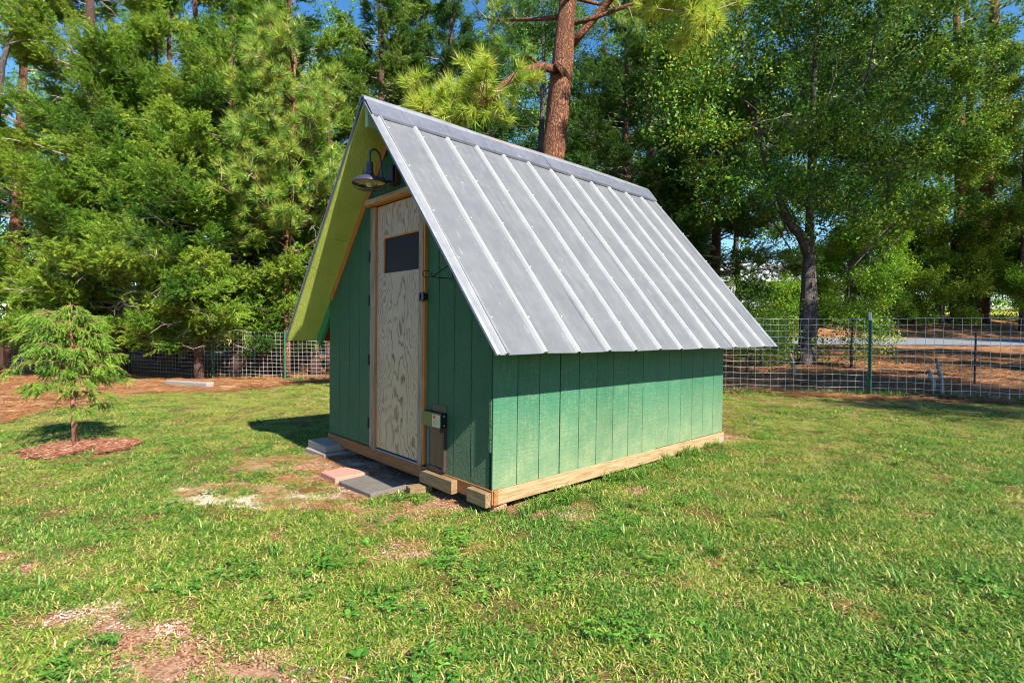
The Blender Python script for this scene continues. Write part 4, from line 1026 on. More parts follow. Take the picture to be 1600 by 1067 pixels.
def clumpy(P, r, seed, f1=.75, f2=1.9, keep=.5, soft=.05):
    ph = r.uniform(0, 6.28, (2, 4, 3)); n = np.zeros(len(P))
    for q, f in enumerate((f1, f2)):
        for k in range(4):
            dvec = np.cos(ph[q, k]) ; n += (1.0, .6)[q] * np.sin((P @ dvec) * f * 3.1 + ph[q, k, 0] * 3)
    n = n / 2.1; t = np.quantile(n, 1 - keep); return (n > t) | (r.random(len(P)) < soft)
def tree(name, cat, lab, x, y, h, rad, base, kind, seed, nb=60, r0=.16, lean=(0, 0), bark_='cedar_bark', mat='cedar_leaf', group=None, dens=1.0, shape='cone', el=(.1, .5), top=None, tintmu=.45, twigs=True, trunk2=None, ang=None, spr=1.0, lowr=.6):
    r = np.random.default_rng(seed); root = empty(name, (x, y, Z(x, y))); tag(root, lab, cat, group)
    tp = trunk_pts(h, lean, r, 10, .035 * h / 10)
    mb = MB(); mb.smooth = True
    rads = [r0 * (1.35 if i == 0 else 1) * (1 - .85 * (i / (len(tp) - 1)) ** 1.1) + .012 for i in range(len(tp))]
    mb.tube(tp, rads, 12, True, .35)
    if trunk2:
        for (dx, dy, ln, rr_) in trunk2:
            t2 = [p + np.array((dx, dy, 0)) + np.array(ln) * (i / 10) for i, p in enumerate(tp)]
            mb.tube(t2, [rr_ * (1.3 if i == 0 else 1) * (1 - .8 * i / 10) + .01 for i in range(11)], 9, True, .35)
    mb.build('trunk', M[bark_], root)
    bm_ = MB(); bm_.smooth = True
    P, D, TT = [], [], []
    for b in range(nb):
        f = (b + r.uniform(0, 1)) / nb
        hh = base + (h * .97 - base) * f
        if shape == 'cone': R = rad * (lowr + (1 - lowr) * min(1, f * 4)) * (1 - f ** 1.8) ** .75 + .15
        elif shape == 'round': R = rad * math.sqrt(max(.02, 1 - (2 * f - .9) ** 2 / 1.3)) + .1
        else: R = rad * (.35 + .65 * f) * (1 - f ** 6)
        R *= r.uniform(.72, 1.15)
        az = r.uniform(0, 2 * PI) if ang is None else r.uniform(*ang)
        e0 = r.uniform(*el) * (.4 + f) - (.22 * (1 - f) if kind == 'cedar' else 0) ; p0 = along(tp, hh / h)
        br_ = curve_pts(p0, az, e0, R * 1.05, 5, r, .25 if kind == 'cedar' else .1)
        w0 = max(.006, r0 * .20 * (1 - .7 * f)) if kind != 'leaf' else max(.008, r0 * .24 * (1 - .7 * f))
        bm_.tube(br_, [w0, w0 * .8, w0 * .6, w0 * .42, w0 * .28, w0 * .12], 4, False)
        ns = max(2, int((7 if kind == 'cedar' else 5) * (R / 1.6 + .4)))
        tb = r.normal(tintmu, .17)
        for s in range(ns):
            g = r.uniform(.30, 1.0); q = along(br_, g)
            sa = az + r.choice([-1, 1]) * r.uniform(.3, 1.1); L2 = R * r.uniform(.16, .36) * (1.2 - .5 * g)
            se = e0 * .5 + r.uniform(-.45, .55)
            sb = curve_pts(q, sa, se, L2, 3, r, .2, .12)
            if twigs: bm_.tube(sb, [w0 * .34, w0 * .26, w0 * .18, w0 * .08], 3, False)
            n_ = int(max(2, {'cedar': 24, 'pine': 3.2, 'leaf': 22}[kind] * dens * (L2 / .5 + .35)))
            for k in range(n_):
                gg = r.uniform(.15, 1.05) if kind != 'pine' else r.uniform(.5, 1.05)
                c = along(sb, gg); jit = {'cedar': .085, 'pine': .07, 'leaf': .16}[kind]
                P.append(c + r.normal(0, jit, 3)); dd = (sb[-1] - sb[0]); dd = dd / (np.linalg.norm(dd) + 1e-6)
                D.append(dd + r.normal(0, .45, 3) + np.array((0, 0, .12 if kind != 'leaf' else -.1)))
                TT.append(tb + r.normal(0, .08) + (.05 if kind == 'cedar' else 0))
    if kind == 'cedar':
        dm = MB()
        for q in range(26):
            hh = base + (h * .8 - base) * r.uniform(0, 1); az = r.uniform(-PI, 0); R = rad * r.uniform(.6, 1.02) * (1 - (hh / h) ** 2.2)
            c0 = along(tp, hh / h) + np.array((math.cos(az), math.sin(az), 0)) * R * .75; pts = curve_pts(c0, az + r.normal(0, .8), r.uniform(-.5, .4), r.uniform(.4, .9), 4, r, -.2, .25)
            dm.tube(pts, [.011, .009, .007, .005, .003], 4, False)
            for z_ in range(4): dm.tube(curve_pts(pts[1 + z_ % 3], az + r.normal(0, 1.2), r.uniform(-.8, .6), r.uniform(.15, .4), 3, r, 0, .3), [.006, .004, .003, .002], 3, False)
        tag(dm.build('dead_twigs', M['dead_wood'], root), kind='stuff')
    tag(bm_.build('branches', M['twig'] if bark_ != 'grey_bark' else M[bark_], root), kind='stuff')
    P, D, TT = np.array(P), np.array(D), np.array(TT)
    if kind == 'leaf': kk = clumpy(P + np.array((x, y, 0)), r, seed, .6 if spr < 1.4 else .42, 1.6, .50); P, D, TT = P[kk], D[kk], TT[kk]
    if kind == 'cedar': kk = clumpy(P + np.array((x, y, 0)), r, seed, .9, 2.3, .88 if seed == 1 else .70, .22); P, D, TT = P[kk], D[kk], TT[kk]
    T = {'cedar': 'cedar_spray', 'pine': 'pine_tuft', 'leaf': 'leaf_spray'}[kind]
    if spr > 1.4 and kind == 'leaf': T = 'big_spray' 
    scl = (r.uniform(.5, .95, len(P)) if kind == 'cedar' else r.uniform(.6, 1.1, len(P))) * (spr if not (spr > 1.4 and kind == 'leaf') else spr * .5)
    sp_ = bloom(T, P, D, r.uniform(0, 2 * PI, len(P)) if kind != 'cedar' else r.normal(0, .7, len(P)), scl, TT, r, .16 if kind != 'leaf' else .24)
    crown('crown', sp_, mat, root)
    return root, tp
def px(u, y): return (u - 800) / F * y

# cedars on the left
CG = 'large cedars behind the left fence'
tree('cedar_tree', 'tree', 'tall sunlit cedar farthest left in the cedar row, reaching out of the picture', -12.4, 15.8, 14.0, 3.1, .9, 'cedar', 1, 115, .25, group=CG, tintmu=.56, dens=1.25)
tree('cedar_tree', 'tree', 'broad cedar with a thick twin trunk beside the pale concrete block', px(268, 16.2), 16.2, 10.6, 3.1, .95, 'cedar', 2, 110, .16, group=CG, tintmu=.54, trunk2=[(-.30, .1, (-.3, .2, 0), .13)], dens=1.15)
tree('cedar_tree', 'tree', 'bushy cedar on a stout dark trunk right behind the left wire mesh', px(372, 14.75), 14.75, 9.8, 2.6, .95, 'cedar', 3, 104, .20, group=CG, tintmu=.50, dens=1.15)
tree('cedar_tree', 'tree', 'slimmer cedar nearest to the shed, half hidden by its left eave', px(492, 15.3), 15.3, 8.8, 2.2, 1.3, 'cedar', 4, 80, .13, group=CG, tintmu=.42, trunk2=[(.35, .2, (.1, 0, 0), .09)])
tree('cedar_tree', 'tree', 'low bushy cedar in front between the twin trunk and the stout trunk', px(312, 13.9), 13.9, 6.4, 2.1, .95, 'cedar', 5, 74, .10, group=CG, tintmu=.5)
tree('cedar_tree', 'tree', 'small leaning cedar with a bare slanting stem left of the shed eave', px(416, 15.0), 15.0, 6.6, 1.7, 1.2, 'cedar', 6, 50, .11, group=CG, tintmu=.45, lean=(-.3, .4), trunk2=[(-.12, 0, (-.5, 0, 0), .07)])
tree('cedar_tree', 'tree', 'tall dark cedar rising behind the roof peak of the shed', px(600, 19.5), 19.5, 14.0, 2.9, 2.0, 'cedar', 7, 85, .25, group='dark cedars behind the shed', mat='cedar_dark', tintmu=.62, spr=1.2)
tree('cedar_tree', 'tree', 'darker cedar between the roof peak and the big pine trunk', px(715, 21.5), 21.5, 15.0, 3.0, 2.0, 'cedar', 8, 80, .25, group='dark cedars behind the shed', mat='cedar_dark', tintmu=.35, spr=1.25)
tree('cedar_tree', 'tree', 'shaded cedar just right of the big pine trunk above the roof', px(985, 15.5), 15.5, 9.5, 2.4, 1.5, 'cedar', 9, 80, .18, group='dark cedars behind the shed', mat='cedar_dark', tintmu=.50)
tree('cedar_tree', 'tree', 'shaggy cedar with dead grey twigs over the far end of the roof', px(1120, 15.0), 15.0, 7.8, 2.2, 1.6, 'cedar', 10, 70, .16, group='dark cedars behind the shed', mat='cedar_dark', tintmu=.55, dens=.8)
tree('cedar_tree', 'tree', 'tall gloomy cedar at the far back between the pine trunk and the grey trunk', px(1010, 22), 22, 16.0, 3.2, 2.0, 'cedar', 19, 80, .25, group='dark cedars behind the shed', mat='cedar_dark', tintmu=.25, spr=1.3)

tree('cedar_tree', 'tree', 'low spreading cedar above the young evergreen, in front of the farthest left cedar', px(190, 14.9), 14.9, 7.0, 2.3, .95, 'cedar', 12, 74, .12, group=CG, tintmu=.56)
tree('cedar_tree', 'tree', 'tall cedar standing back above the twin trunked cedar, topping the tree line', px(300, 19.5), 19.5, 15.5, 3.0, 3.0, 'cedar', 13, 85, .2, group=CG, tintmu=.45, spr=1.2)
tree('cedar_tree', 'tree', 'tall cedar standing back just left of the roof peak, topping the tree line', px(452, 18.5), 18.5, 14.5, 2.8, 3.0, 'cedar', 14, 85, .2, group=CG, tintmu=.42, spr=1.2)
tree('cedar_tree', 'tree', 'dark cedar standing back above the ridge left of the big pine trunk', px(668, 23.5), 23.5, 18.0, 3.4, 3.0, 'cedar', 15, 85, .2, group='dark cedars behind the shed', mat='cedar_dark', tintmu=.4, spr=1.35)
# pines
def bough(root, pts, w0, r, tips, mat, name='bough', spread=.5, n=40, scale=1.0, tint=.5, drop=-.1, bark_='pine_bark'):
    mb = MB(); mb.smooth = True
    mb.tube(pts, [w0 * (1 - .75 * i / (len(pts) - 1)) for i in range(len(pts))], 8, True, .25); lb = mb.build(name, M[bark_], root)
    P, D, TT = [], [], []; tw = MB(); tw.smooth = True
    pts = [np.array(p, float) for p in pts]
    for i in range(n):
        g = r.uniform(*tips); q = along(pts, g); ax = pts[-1] - pts[-2]; ax = ax / np.linalg.norm(ax)
        d = ax * .6 + r.normal(0, .75, 3) + np.array((0, 0, drop)); d /= np.linalg.norm(d); L2 = spread * r.uniform(.4, 1.1)
        sb = [q, q + d * L2 * .5 + r.normal(0, .03, 3), q + d * L2 + np.array((0, 0, .05))]
        tw.tube(sb, [.014, .010, .007], 4, False)
        for k in range(3):
            e = along(sb, r.uniform(.3, 1.0)) + r.normal(0, .07, 3); P.append(e); D.append(d + r.normal(0, .5, 3) + np.array((0, 0, .25))); TT.append(tint + r.normal(0, .13))
        P.append(sb[-1]); D.append(d + np.array((0, 0, .3))); TT.append(tint + .1)
    tag(tw.build('twigs', M['twig'], lb), kind='stuff')
    P, D, TT = np.array(P), np.array(D), np.array(TT)
    sp_ = bloom('pine_tuft', P, D, r.uniform(0, 6.28, len(P)), r.uniform(.8, 1.15, len(P)) * scale, TT, r, .20)
    crown('needles', sp_, mat, lb)

# the big pine right behind the shed
BX, BY = .78, 9.9; bz = Z(BX, BY)
root = empty('pine_tree', (BX, BY, bz)); tag(root, 'big pine whose bare reddish trunk rises right behind the shed roof', 'tree', 'pines')
def bp(u, v, dy=0.0):                              # where the limbs of the pine run, at its own distance
    y = BY + dy; zz = -(v - 533.5) / F
    k = y / (CP - SP * zz); return np.array((u - 800, 0, 0)) / F * k + np.array((-BX, dy, CAMZ + (SP + CP * zz) * k - bz))
trk = [np.array((-.10, 0, -.2)), np.array((-.07, 0, 1.0)), np.array((-.04, 0, 2.4))] + [bp(u, v) for (u, v) in ((864, 250), (869, 200), (874, 150), (879, 100), (883, 50), (887, 0), (893, -90))] + [np.array((.35, .1, 9.0)), np.array((.5, .2, 11.5)), np.array((.5, .3, 14))]
dense = []
for i in range(len(trk) - 1):
    for q in range(3): dense.append(trk[i] + (trk[i + 1] - trk[i]) * q / 3)
dense.append(trk[-1])
mb = MB(); mb.smooth = True
mb.tube(dense, [.25 if i == 0 else .205 * (1 - .55 * max(0, (i - 12) / (len(dense) - 12)) ** 1.3) for i in range(len(dense))], 22, True, .22); mb.build('trunk', M['pine_bark'], root)
r = np.random.default_rng(77)
# the stub and the knot on the trunk
MB().tube([bp(884, 122, -.05), bp(878, 108, -.26), bp(868, 98, -.34)], [.10, .075, .05], 9, True, .3).build('branch_stub', M['pine_bark'], root)
bough(root, [bp(870, 110, -.15), bp(845, 104, -.4), bp(815, 112, -.7), bp(785, 134, -1.0), bp(768, 150, -1.25), bp(745, 168, -1.4), bp(710, 180, -1.5), bp(670, 180, -1.5)], .085, r, (.50, 1.0), 'pine_pale', n=52, spread=.72, tint=.52, drop=.05, scale=1.25)
bough(root, [bp(845, 104, -.4), bp(830, 92, -.5), bp(805, 86, -.5), bp(780, 84, -.6)], .03, r, (.3, 1.0), 'pine_leaf', n=14, spread=.3, tint=.35)
bough(root, [bp(893, 70, .1), bp(912, 48, .05), bp(935, 22, 0), bp(957, -4, -.1), bp(990, -50, -.5), bp(1040, -70, -.9), bp(1075, -30, -1.3), bp(1095, 25, -1.5)], .085, r, (.78, 1.0), 'pine_pale', n=40, spread=.85, tint=.58, drop=-.25, scale=1.3)
bough(root, [bp(990, -50, -.5), bp(1010, -40, -.8), bp(1020, -10, -1.0), bp(1028, 10, -1.1)], .03, r, (.6, 1.0), 'pine_pale', n=12, spread=.35, tint=.5)
for i in range(16):                                 # upper crown, above the picture
    hh = 7.6 + i * .42; az = i * 2.4; p0 = along(dense, .60 + .40 * i / 16); pts = curve_pts(p0, az, .25, 2.6 * (1 - i / 22), 5, r, .1)
    bough(root, pts, .05, r, (.45, 1.0), 'pine_leaf', n=12, spread=.6, tint=.5)

# young pine in front of the cedars on the left
YX, YY = px(447, 14.35), 14.35
root = empty('pine_tree', (YX, YY, Z(YX, YY))); tag(root, 'slender young pine with long needle tufts just left of the shed peak', 'tree', 'pines')
tp = trunk_pts(8.6, (.35, -.3), r, 10, .05)
mb = MB(); mb.smooth = True; mb.tube(tp, [.10 * (1 - .8 * i / 10) + .015 for i in range(11)], 10, True, .3); mb.build('trunk', M['pine_bark'], root)
for i in range(26):
    f = .36 + .62 * i / 26; az = i * 2.39 + .4; toward = -PI / 2 + r.normal(0, 1.25)
    L_ = 2.3 * (1.12 - f) + .7
    bough(root, curve_pts(along(tp, f), toward, .45, L_, 4, r, .35), .035, r, (.35, 1.0), 'pine_leaf', name='bough', n=10, spread=.5, tint=.58, drop=.1, scale=1.35)
r = np.random.default_rng(78)
def far_pine(lab, x, y, h, seed, n=22, r0=.17, base=.5, tint=.4):
    rr = np.random.default_rng(seed); root = empty('pine_tree', (x, y, Z(x, y))); tag(root, lab, 'tree', 'pines')
    tp = trunk_pts(h, (rr.uniform(-.5, .5), 0), rr, 10, .06); mb = MB(); mb.smooth = True
    mb.tube(tp, [r0 * (1 - .7 * i / 10) + .02 for i in range(11)], 12, True, .3); mb.build('trunk', M['pine_bark'], root)
    P, D, TT = [], [], []; bm_ = MB()
    for i in range(n):
        f = base + (1 - base) * i / n; az = rr.uniform(0, 6.28); b_ = curve_pts(along(tp, f), az, .25, 2.8 * (1.15 - f * .8), 4, rr, .2)
        bm_.tube(b_, [.05, .04, .03, .02, .01], 5, False)
        for k in range(34):
            q = along(b_, rr.uniform(.3, 1)) + rr.normal(0, .26, 3); P.append(q); D.append(rr.normal(0, 1, 3) + np.array((0, 0, .5))); TT.append(tint + rr.normal(0, .12))
    tag(bm_.build('branches', M['twig'], root), kind='stuff')
    P, D, TT = np.array(P), np.array(D), np.array(TT)
    sp_ = bloom('loose_tuft', P, D, rr.uniform(0, 6.28, len(P)), rr.uniform(1, 1.5, len(P)), TT, rr, .12); crown('crown', sp_, 'pine_leaf', root)
far_pine('dark pine at the far left edge behind the cedars', px(18, 19), 19, 15, 31, 26, .2, .35, .2)
far_pine('tall pine between the left cedars with its trunk against the sky', px(238, 20.5), 20.5, 18, 32, 24, .24, .52, .3)
far_pine('tall pine with a pale trunk above the young pine', px(412, 20), 20, 18, 33, 24, .24, .5, .3)
far_pine('tall pine just behind the pale trunked pine', px(470, 22), 22, 19, 34, 22, .22, .55, .3)
far_pine('leftmost of the three pines standing close together at right', px(1497, 27), 27, 20, 35, 22, .28, .58, .25)
far_pine('middle of the three pines standing close together at right', px(1516, 28.5), 28.5, 20, 36, 20, .24, .6, .25)
far_pine('rightmost of the three pines standing close together at right', px(1531, 27.5), 27.5, 21, 37, 22, .34, .6, .25)
root = empty('dead_tree', (px(-25, 14.6), 14.6, Z(px(-25, 14.6), 14.6))); tag(root, 'leaning lichen covered bare tree at the left picture edge', 'tree')
mb = MB(); mb.smooth = True
def lp(u, v):
    zz = -(v - 533.5) / F; k = 14.6 / (CP - SP * zz); return ((u + 25) / F * k, 0, CAMZ + (SP + CP * zz) * k - root.location.z)
mb.tube([lp(-25, 590), lp(-20, 440), lp(-8, 300), lp(2, 180), lp(12, 100), lp(28, 50), lp(42, 10), lp(50, -60)], [.12, .10, .09, .075, .06, .05, .045, .03], 9, True, .3); mb.build('trunk', M['grey_bark'], root)
for pts in ([lp(28, 50), lp(10, 25), lp(-12, 35)], [lp(36, 25), lp(70, 8), lp(110, -20)], [lp(8, 130), lp(-15, 110), lp(-40, 120)], [lp(20, 70), lp(45, 62), lp(85, 66)]): mb = MB(); mb.tube(pts, [.03, .022, .01], 6, True, .3); mb.build('branch', M['dead_wood'], root)
# ------------------------------------------------------------------ hardwoods
# the grey double-trunked tree behind the right fence
HX, HY = px(1262, 13), 13.0; hz0 = Z(HX, HY)
root = empty('grey_trunk_tree', (HX, HY, hz0)); tag(root, 'grey double trunk tree with a crooked left limb behind the right fence', 'tree', 'broadleaf trees')
def hp(u, v, dy=0.0):
    y = HY + dy; zz = -(v - 533.5) / F; k = y / (CP - SP * zz)
    return np.array(((u - 800) / F * k - HX, dy, CAMZ + (SP + CP * zz) * k - hz0))
mb = MB(); mb.smooth = True
mb.tube([hp(1258, 580), hp(1259, 560), hp(1259, 530), hp(1261, 480), hp(1262, 440), hp(1263, 412), hp(1265, 398)], [.23, .175, .16, .155, .15, .14, .13], 14, True, .3)
mb.tube([hp(1266, 578, -.06), hp(1268, 540, -.08), hp(1271, 495, -.1), hp(1269, 455, -.06), hp(1268, 410, 0)], [.13, .11, .12, .10, .08], 12, True, .3)
mb.build('trunk', M['grey_bark'], root)
def limb(pts, w, nm='limb'):
    mb = MB(); mb.smooth = True; mb.tube(pts, [w * (1 - .75 * i / (len(pts) - 1)) for i in range(len(pts))], 10, True, .25); mb.build(nm, M['grey_bark'], root)
limb([hp(1265, 405), hp(1252, 368), hp(1238, 354), hp(1222, 330), hp(1216, 290), hp(1200, 262), hp(1190, 225), hp(1178, 190), hp(1176, 120), hp(1172, 60)], .12)
limb([hp(1264, 410), hp(1265, 370), hp(1266, 320), hp(1268, 250), hp(1270, 180), hp(1273, 100), hp(1276, 20), hp(1278, -80)], .115)
limb([hp(1184, 200), hp(1168, 165), hp(1156, 120), hp(1150, 80)], .04)
limb([hp(1266, 250), hp(1300, 215), hp(1330, 180), hp(1355, 120), hp(1370, 40)], .06)
limb([hp(1268, 330), hp(1310, 290), hp(1370, 255), hp(1430, 235)], .04)
limb([hp(1270, 300, -.5), hp(1310, 262, -1), hp(1400, 250, -1.4), hp(1480, 260, -1.8)], .03)
r = np.random.default_rng(90)
P, D, TT = [], [], []; tw = MB(); tw.smooth = True
for i in range(100):
    u = r.uniform(1080, 1480); v = r.uniform(-140, 300) if r.random() < .85 else r.uniform(200, 355)
    c = hp(u, v, r.uniform(-1.8, 1.8)); s0 = hp(1268 + (u - 1268) * .35, v + 60 + abs(u - 1268) * .25, r.uniform(-.6, .6))
    if r.random() < .6: tw.tube([s0, (s0 + c) / 2 + r.normal(0, .1, 3), c], [.018, .012, .005], 4, False)
    R = r.uniform(.25, .68); n_ = int(150 * R * R + 30); tb = r.normal(.42, .17)
    p = c + r.normal(0, 1, (n_, 3)) * np.array((R, R, R * .35)); P += list(p); D += list(r.normal(0, 1, (n_, 3)) + np.array((0, 0, -.2))); TT += list(tb + r.normal(0, .08, n_))
tag(tw.build('branches', M['grey_bark'], root), kind='stuff')
P, D, TT = np.array(P), np.array(D), np.array(TT)
sp_ = bloom('leaf_spray', P, D, r.uniform(0, 6.28, len(P)), r.uniform(.8, 1.2, len(P)), TT, r, .24); crown('crown', sp_, 'hard_leaf', root)
# dead lichen twigs in front of it
mb = MB(); rr = random.Random(4)
def deadtwig(p, d, L_, w, k):
    n_ = 4; pts = [np.array(p)]; d = np.array(d, float)
    for i in range(n_): d = d + np.array([rr.uniform(-.35, .35) for _ in range(3)]); d /= np.linalg.norm(d); pts.append(pts[-1] + d * L_ / n_)
    mb.tube(pts, [w, w * .85, w * .7, w * .5, w * .3], 4, False)
    if k > 0:
        for q in (1, 2, 3, 4):
            dd = d + np.array([rr.uniform(-1, 1) for _ in range(3)]); dd /= np.linalg.norm(dd); deadtwig(pts[q], dd, L_ * .6, w * .5, k - 1)
deadtwig(hp(1268, 190, -.3), (-.6, -.3, -.1), 1.4, .016, 3); deadtwig(hp(1268, 170, -.3), (.9, -.3, .5), 1.6, .014, 2); deadtwig(hp(1270, 215, -.3), (.8, -.3, -.3), 1.3, .014, 3)
mb.build('dead_branches', M['dead_wood'], root)

BG = 'broadleaf trees'
spec = [
 ('leafy tree crowding behind the grey double trunk on its left side', px(1150, 18), 18, 12, 3.0, 3.8, 61, .08, 'hard_leaf', .40, 1.0),
 ('leafy tree across the road filling the space right of the grey double trunk', px(1385, 25.6), 25.6, 17.5, 4.2, 4.4, 62, .12, 'hard_leaf', .45, 1.35),
 ('leafy tree with yellowing leaves at the right edge of the picture', px(1600, 25.2), 25.2, 13.0, 3.6, 4.0, 63, .12, 'hard_leaf', .55, 1.35),
 ('tall leafy tree right behind the far end of the roof', px(1060, 24), 26, 15.0, 4.0, 2.0, 64, .22, 'hard_leaf', .45, 1.6),
 ('tall leafy tree across the road left of the three pines', px(1330, 30), 30, 16.0, 4.5, 2.0, 65, .25, 'hard_pale', .40, 1.8),
 ('tall leafy tree across the road behind the three pines', px(1465, 34), 34, 12.0, 4.2, 2.0, 66, .25, 'hard_pale', .35, 1.9),
 ('bushy leafy tree across the road at the right picture edge', px(1610, 30), 30, 8.5, 3.8, 1.0, 67, .22, 'hard_leaf', .45, 1.8),
 ('leafy tree seen dark behind the big pine trunk', px(840, 26), 26, 17.0, 4.2, 3.0, 68, .22, 'hard_leaf', .25, 1.6),
 ('leafy tree behind the leftmost cedar at the left picture edge', px(-20, 22), 22, 9.0, 3.6, .6, 69, .2, 'hard_leaf', .2, 1.6),
]
for (lab, x, y, h, rd, bs, sd, r0, mt, tm, spr) in spec:
    tree('broadleaf_tree', 'tree', lab, x, y, h, rd, bs, 'leaf', sd, 52, r0, bark_='grey_bark', mat=mt, group=BG, shape='round', tintmu=tm, spr=spr, dens=1.15 if spr < 1.4 else .8)
SG = 'leafy shrubs along the far side of the road'
shr = [(1215, 25.5, 1.8, 1.2, 71, 'hard_pale', .55), (1325, 26.5, 4.2, 2.1, 72, 'hard_pale', .5), (1400, 27, 5.2, 2.2, 73, 'hard_pale', .55), (1470, 26.5, 4.4, 2.0, 74, 'hard_leaf', .6), (1545, 27, 4.6, 2.2, 75, 'hard_pale', .35), (1630, 26.5, 4.8, 2.2, 76, 'hard_leaf', .5), (1265, 27.5, 3.0, 1.5, 77, 'hard_pale', .5)]
wh = ['low pale shrub beside the sunlit gap with the house', 'dense shrub right of the grey double trunk across the road', 'tall sunlit shrub behind the green steel post', 'dark shrub left of the three pines', 'broad shrub at the foot of the three pines', 'dark shrub at the right picture edge across the road', 'shrub half hidden by the grey double trunk']
for (u, y, h, rd, sd, mt, tm), lab in zip(shr, wh):
    tree('shrub', 'shrub', lab, px(u, y), y, h, rd, .15, 'leaf', sd, 40, .06, bark_='grey_bark', mat=mt, group=SG, shape='round', tintmu=tm, spr=1.3, dens=1.2, el=(.1, .9))
near = [(1168, 11.5, 1.55, .55, 81, 'leafy sapling just right of the far roof corner behind the fence'), (1330, 12.5, 1.25, .55, 82, 'small leafy sapling behind the mesh left of the green steel post'), (1190, 12.6, 1.0, .4, 83, 'lowest leafy sprig behind the mesh near the roof corner')]
for (u, y, h, rd, sd, lab) in near:
    tree('sapling', 'sapling', lab, px(u, y), y, h, rd, .25, 'leaf', sd, 22, .018, bark_='grey_bark', mat='hard_pale', group='saplings behind the right fence', shape='round', tintmu=.7, spr=.9, dens=.9, el=(.2, .9))
# trees outside the picture on the right, whose shade falls on the lawn's edge and the straw bed
for (lab, x, y, h, rd, bs, sd, spr) in (('broad leafy tree outside the picture to the right, level with the near lawn', 12.2, 2.0, 12.5, 2.7, 5.8, 91, 1.7),
        ('nearest leafy tree outside the picture to the right, casting streaks on the lawn', 14.3, -2.4, 10.5, 1.8, 5.4, 94, 1.5),
        ('leafy tree outside the picture beyond the right end of the mesh fence', 18.5, 8.0, 12.0, 3.4, 4.0, 92, 1.9),
        ('tallest leafy tree outside the picture to the right, shading the grey double trunk', 12.9, 6.2, 16.5, 3.3, 9.0, 95, 1.7),
        ('tall leafy tree outside the picture beside the road at right', 29, 15.0, 14.0, 4.0, 4.0, 93, 2.0)):
    tree('broadleaf_tree', 'tree', lab, x, y, h, rd, bs, 'leaf', sd, 44, .2, bark_='grey_bark', mat='hard_leaf', group=BG, shape='round', dens=.8, spr=spr)

# ------------------------------------------------------------------ far wood (stuff)
r = np.random.default_rng(55)
def far_clumps(n, u0, u1, y0, y1, ztop, seed):
    r = np.random.default_rng(seed); y = r.uniform(y0, y1, n); u = r.uniform(u0, u1, n); x = (u - 800) / F * y
    f = r.uniform(0, 1, n) ** .85
    top = ztop * (.62 + .7 * vnoise(x + 50, y, .22)); z = zg(x, y) + f * top
    k = vnoise(x * 1.0 + 9, z * 1.3 + y * .3, .45) + .35 * vnoise(x + 3, z, 1.3) > .42 + .22 * f
    return np.stack([x, y, z], -1)[k]
def wood_mass(name, lab, P, seed, mats):
    n = len(P); r = np.random.default_rng(seed)
    vs = []
    for q in range(6):
        T = t_leaf(300 + q + seed, 26, 1.1, .20) - np.array((.5, 0, 0)); vs.append(tri_mesh('leaf_clump', T, np.random.default_rng(q).uniform(.1, .9, len(T)), M[mats[q % len(mats)]]))
    scatter_gn(name, lab, vs, P, r.uniform(0, 6.28, n), r.uniform(-.6, .6, (n, 2)), r.uniform(.7, 1.3, n), r.integers(0, 6, n), 'woodland')
wood_mass('distant_wood', 'dense dark wood far behind the cedars at left', np.concatenate([far_clumps(9000, -260, 760, 38, 46, 20, 1), far_clumps(2500, -200, 560, 25.5, 29, 5.0, 5)]), 1, ['hard_leaf', 'hard_leaf', 'hard_pale'])
pr = far_clumps(15000, 700, 1900, 38, 47, 23, 2)
uu = pr[:, 0] / pr[:, 1] * F + 800
gap = (uu > 1130) & (uu < 1285) & (pr[:, 2] < 7.5)
gap |= (uu > 1080) & (pr[:, 2] > 8) & (vnoise(pr[:, 0], pr[:, 2], .5) > .45)
gap |= (uu > 1400) & (pr[:, 2] > 9) & (RNG.random(len(pr)) < .8)
wood_mass('distant_wood', 'dense wood far behind the road at right with sky showing through', pr[~gap], 2, ['hard_leaf', 'hard_pale', 'hard_leaf'])

# ------------------------------------------------------------------ house beyond the road
hx, hy = 34.0, 66.0
root = empty('house', (hx, hy, Z(hx, hy))); tag(root, 'pale house with a grey roof glimpsed through the trees beyond the road', 'house')
MB().box(-10, 10, 0, 8, .55, 3.4).build('wall', M['house_wall'], root)
MB().box(-9.9, 9.9, .05, 7.9, -1.5, .54).build('foundation', M['house_found'], root)
mb = MB(); mb.prism([(-.6, 3.3), (8.6, 3.3), (4.0, 6.2)], 'x', -10.6, 10.6); mb.build('roof', M['house_roof'], root)
for x in (-7.5, -3.5, 3.5, 7.5):
    w = MB().box(x - .6, x + .6, -.06, -.001, 1.3, 2.7).build('window', M['house_wall'], root); MB().box(x - .5, x + .5, -.075, -.061, 1.4, 2.6).build('pane', M['glass'], w)
w = MB().box(-.5, .5, -.05, -.001, .55, 2.7).build('door', M['house_roof'], root)

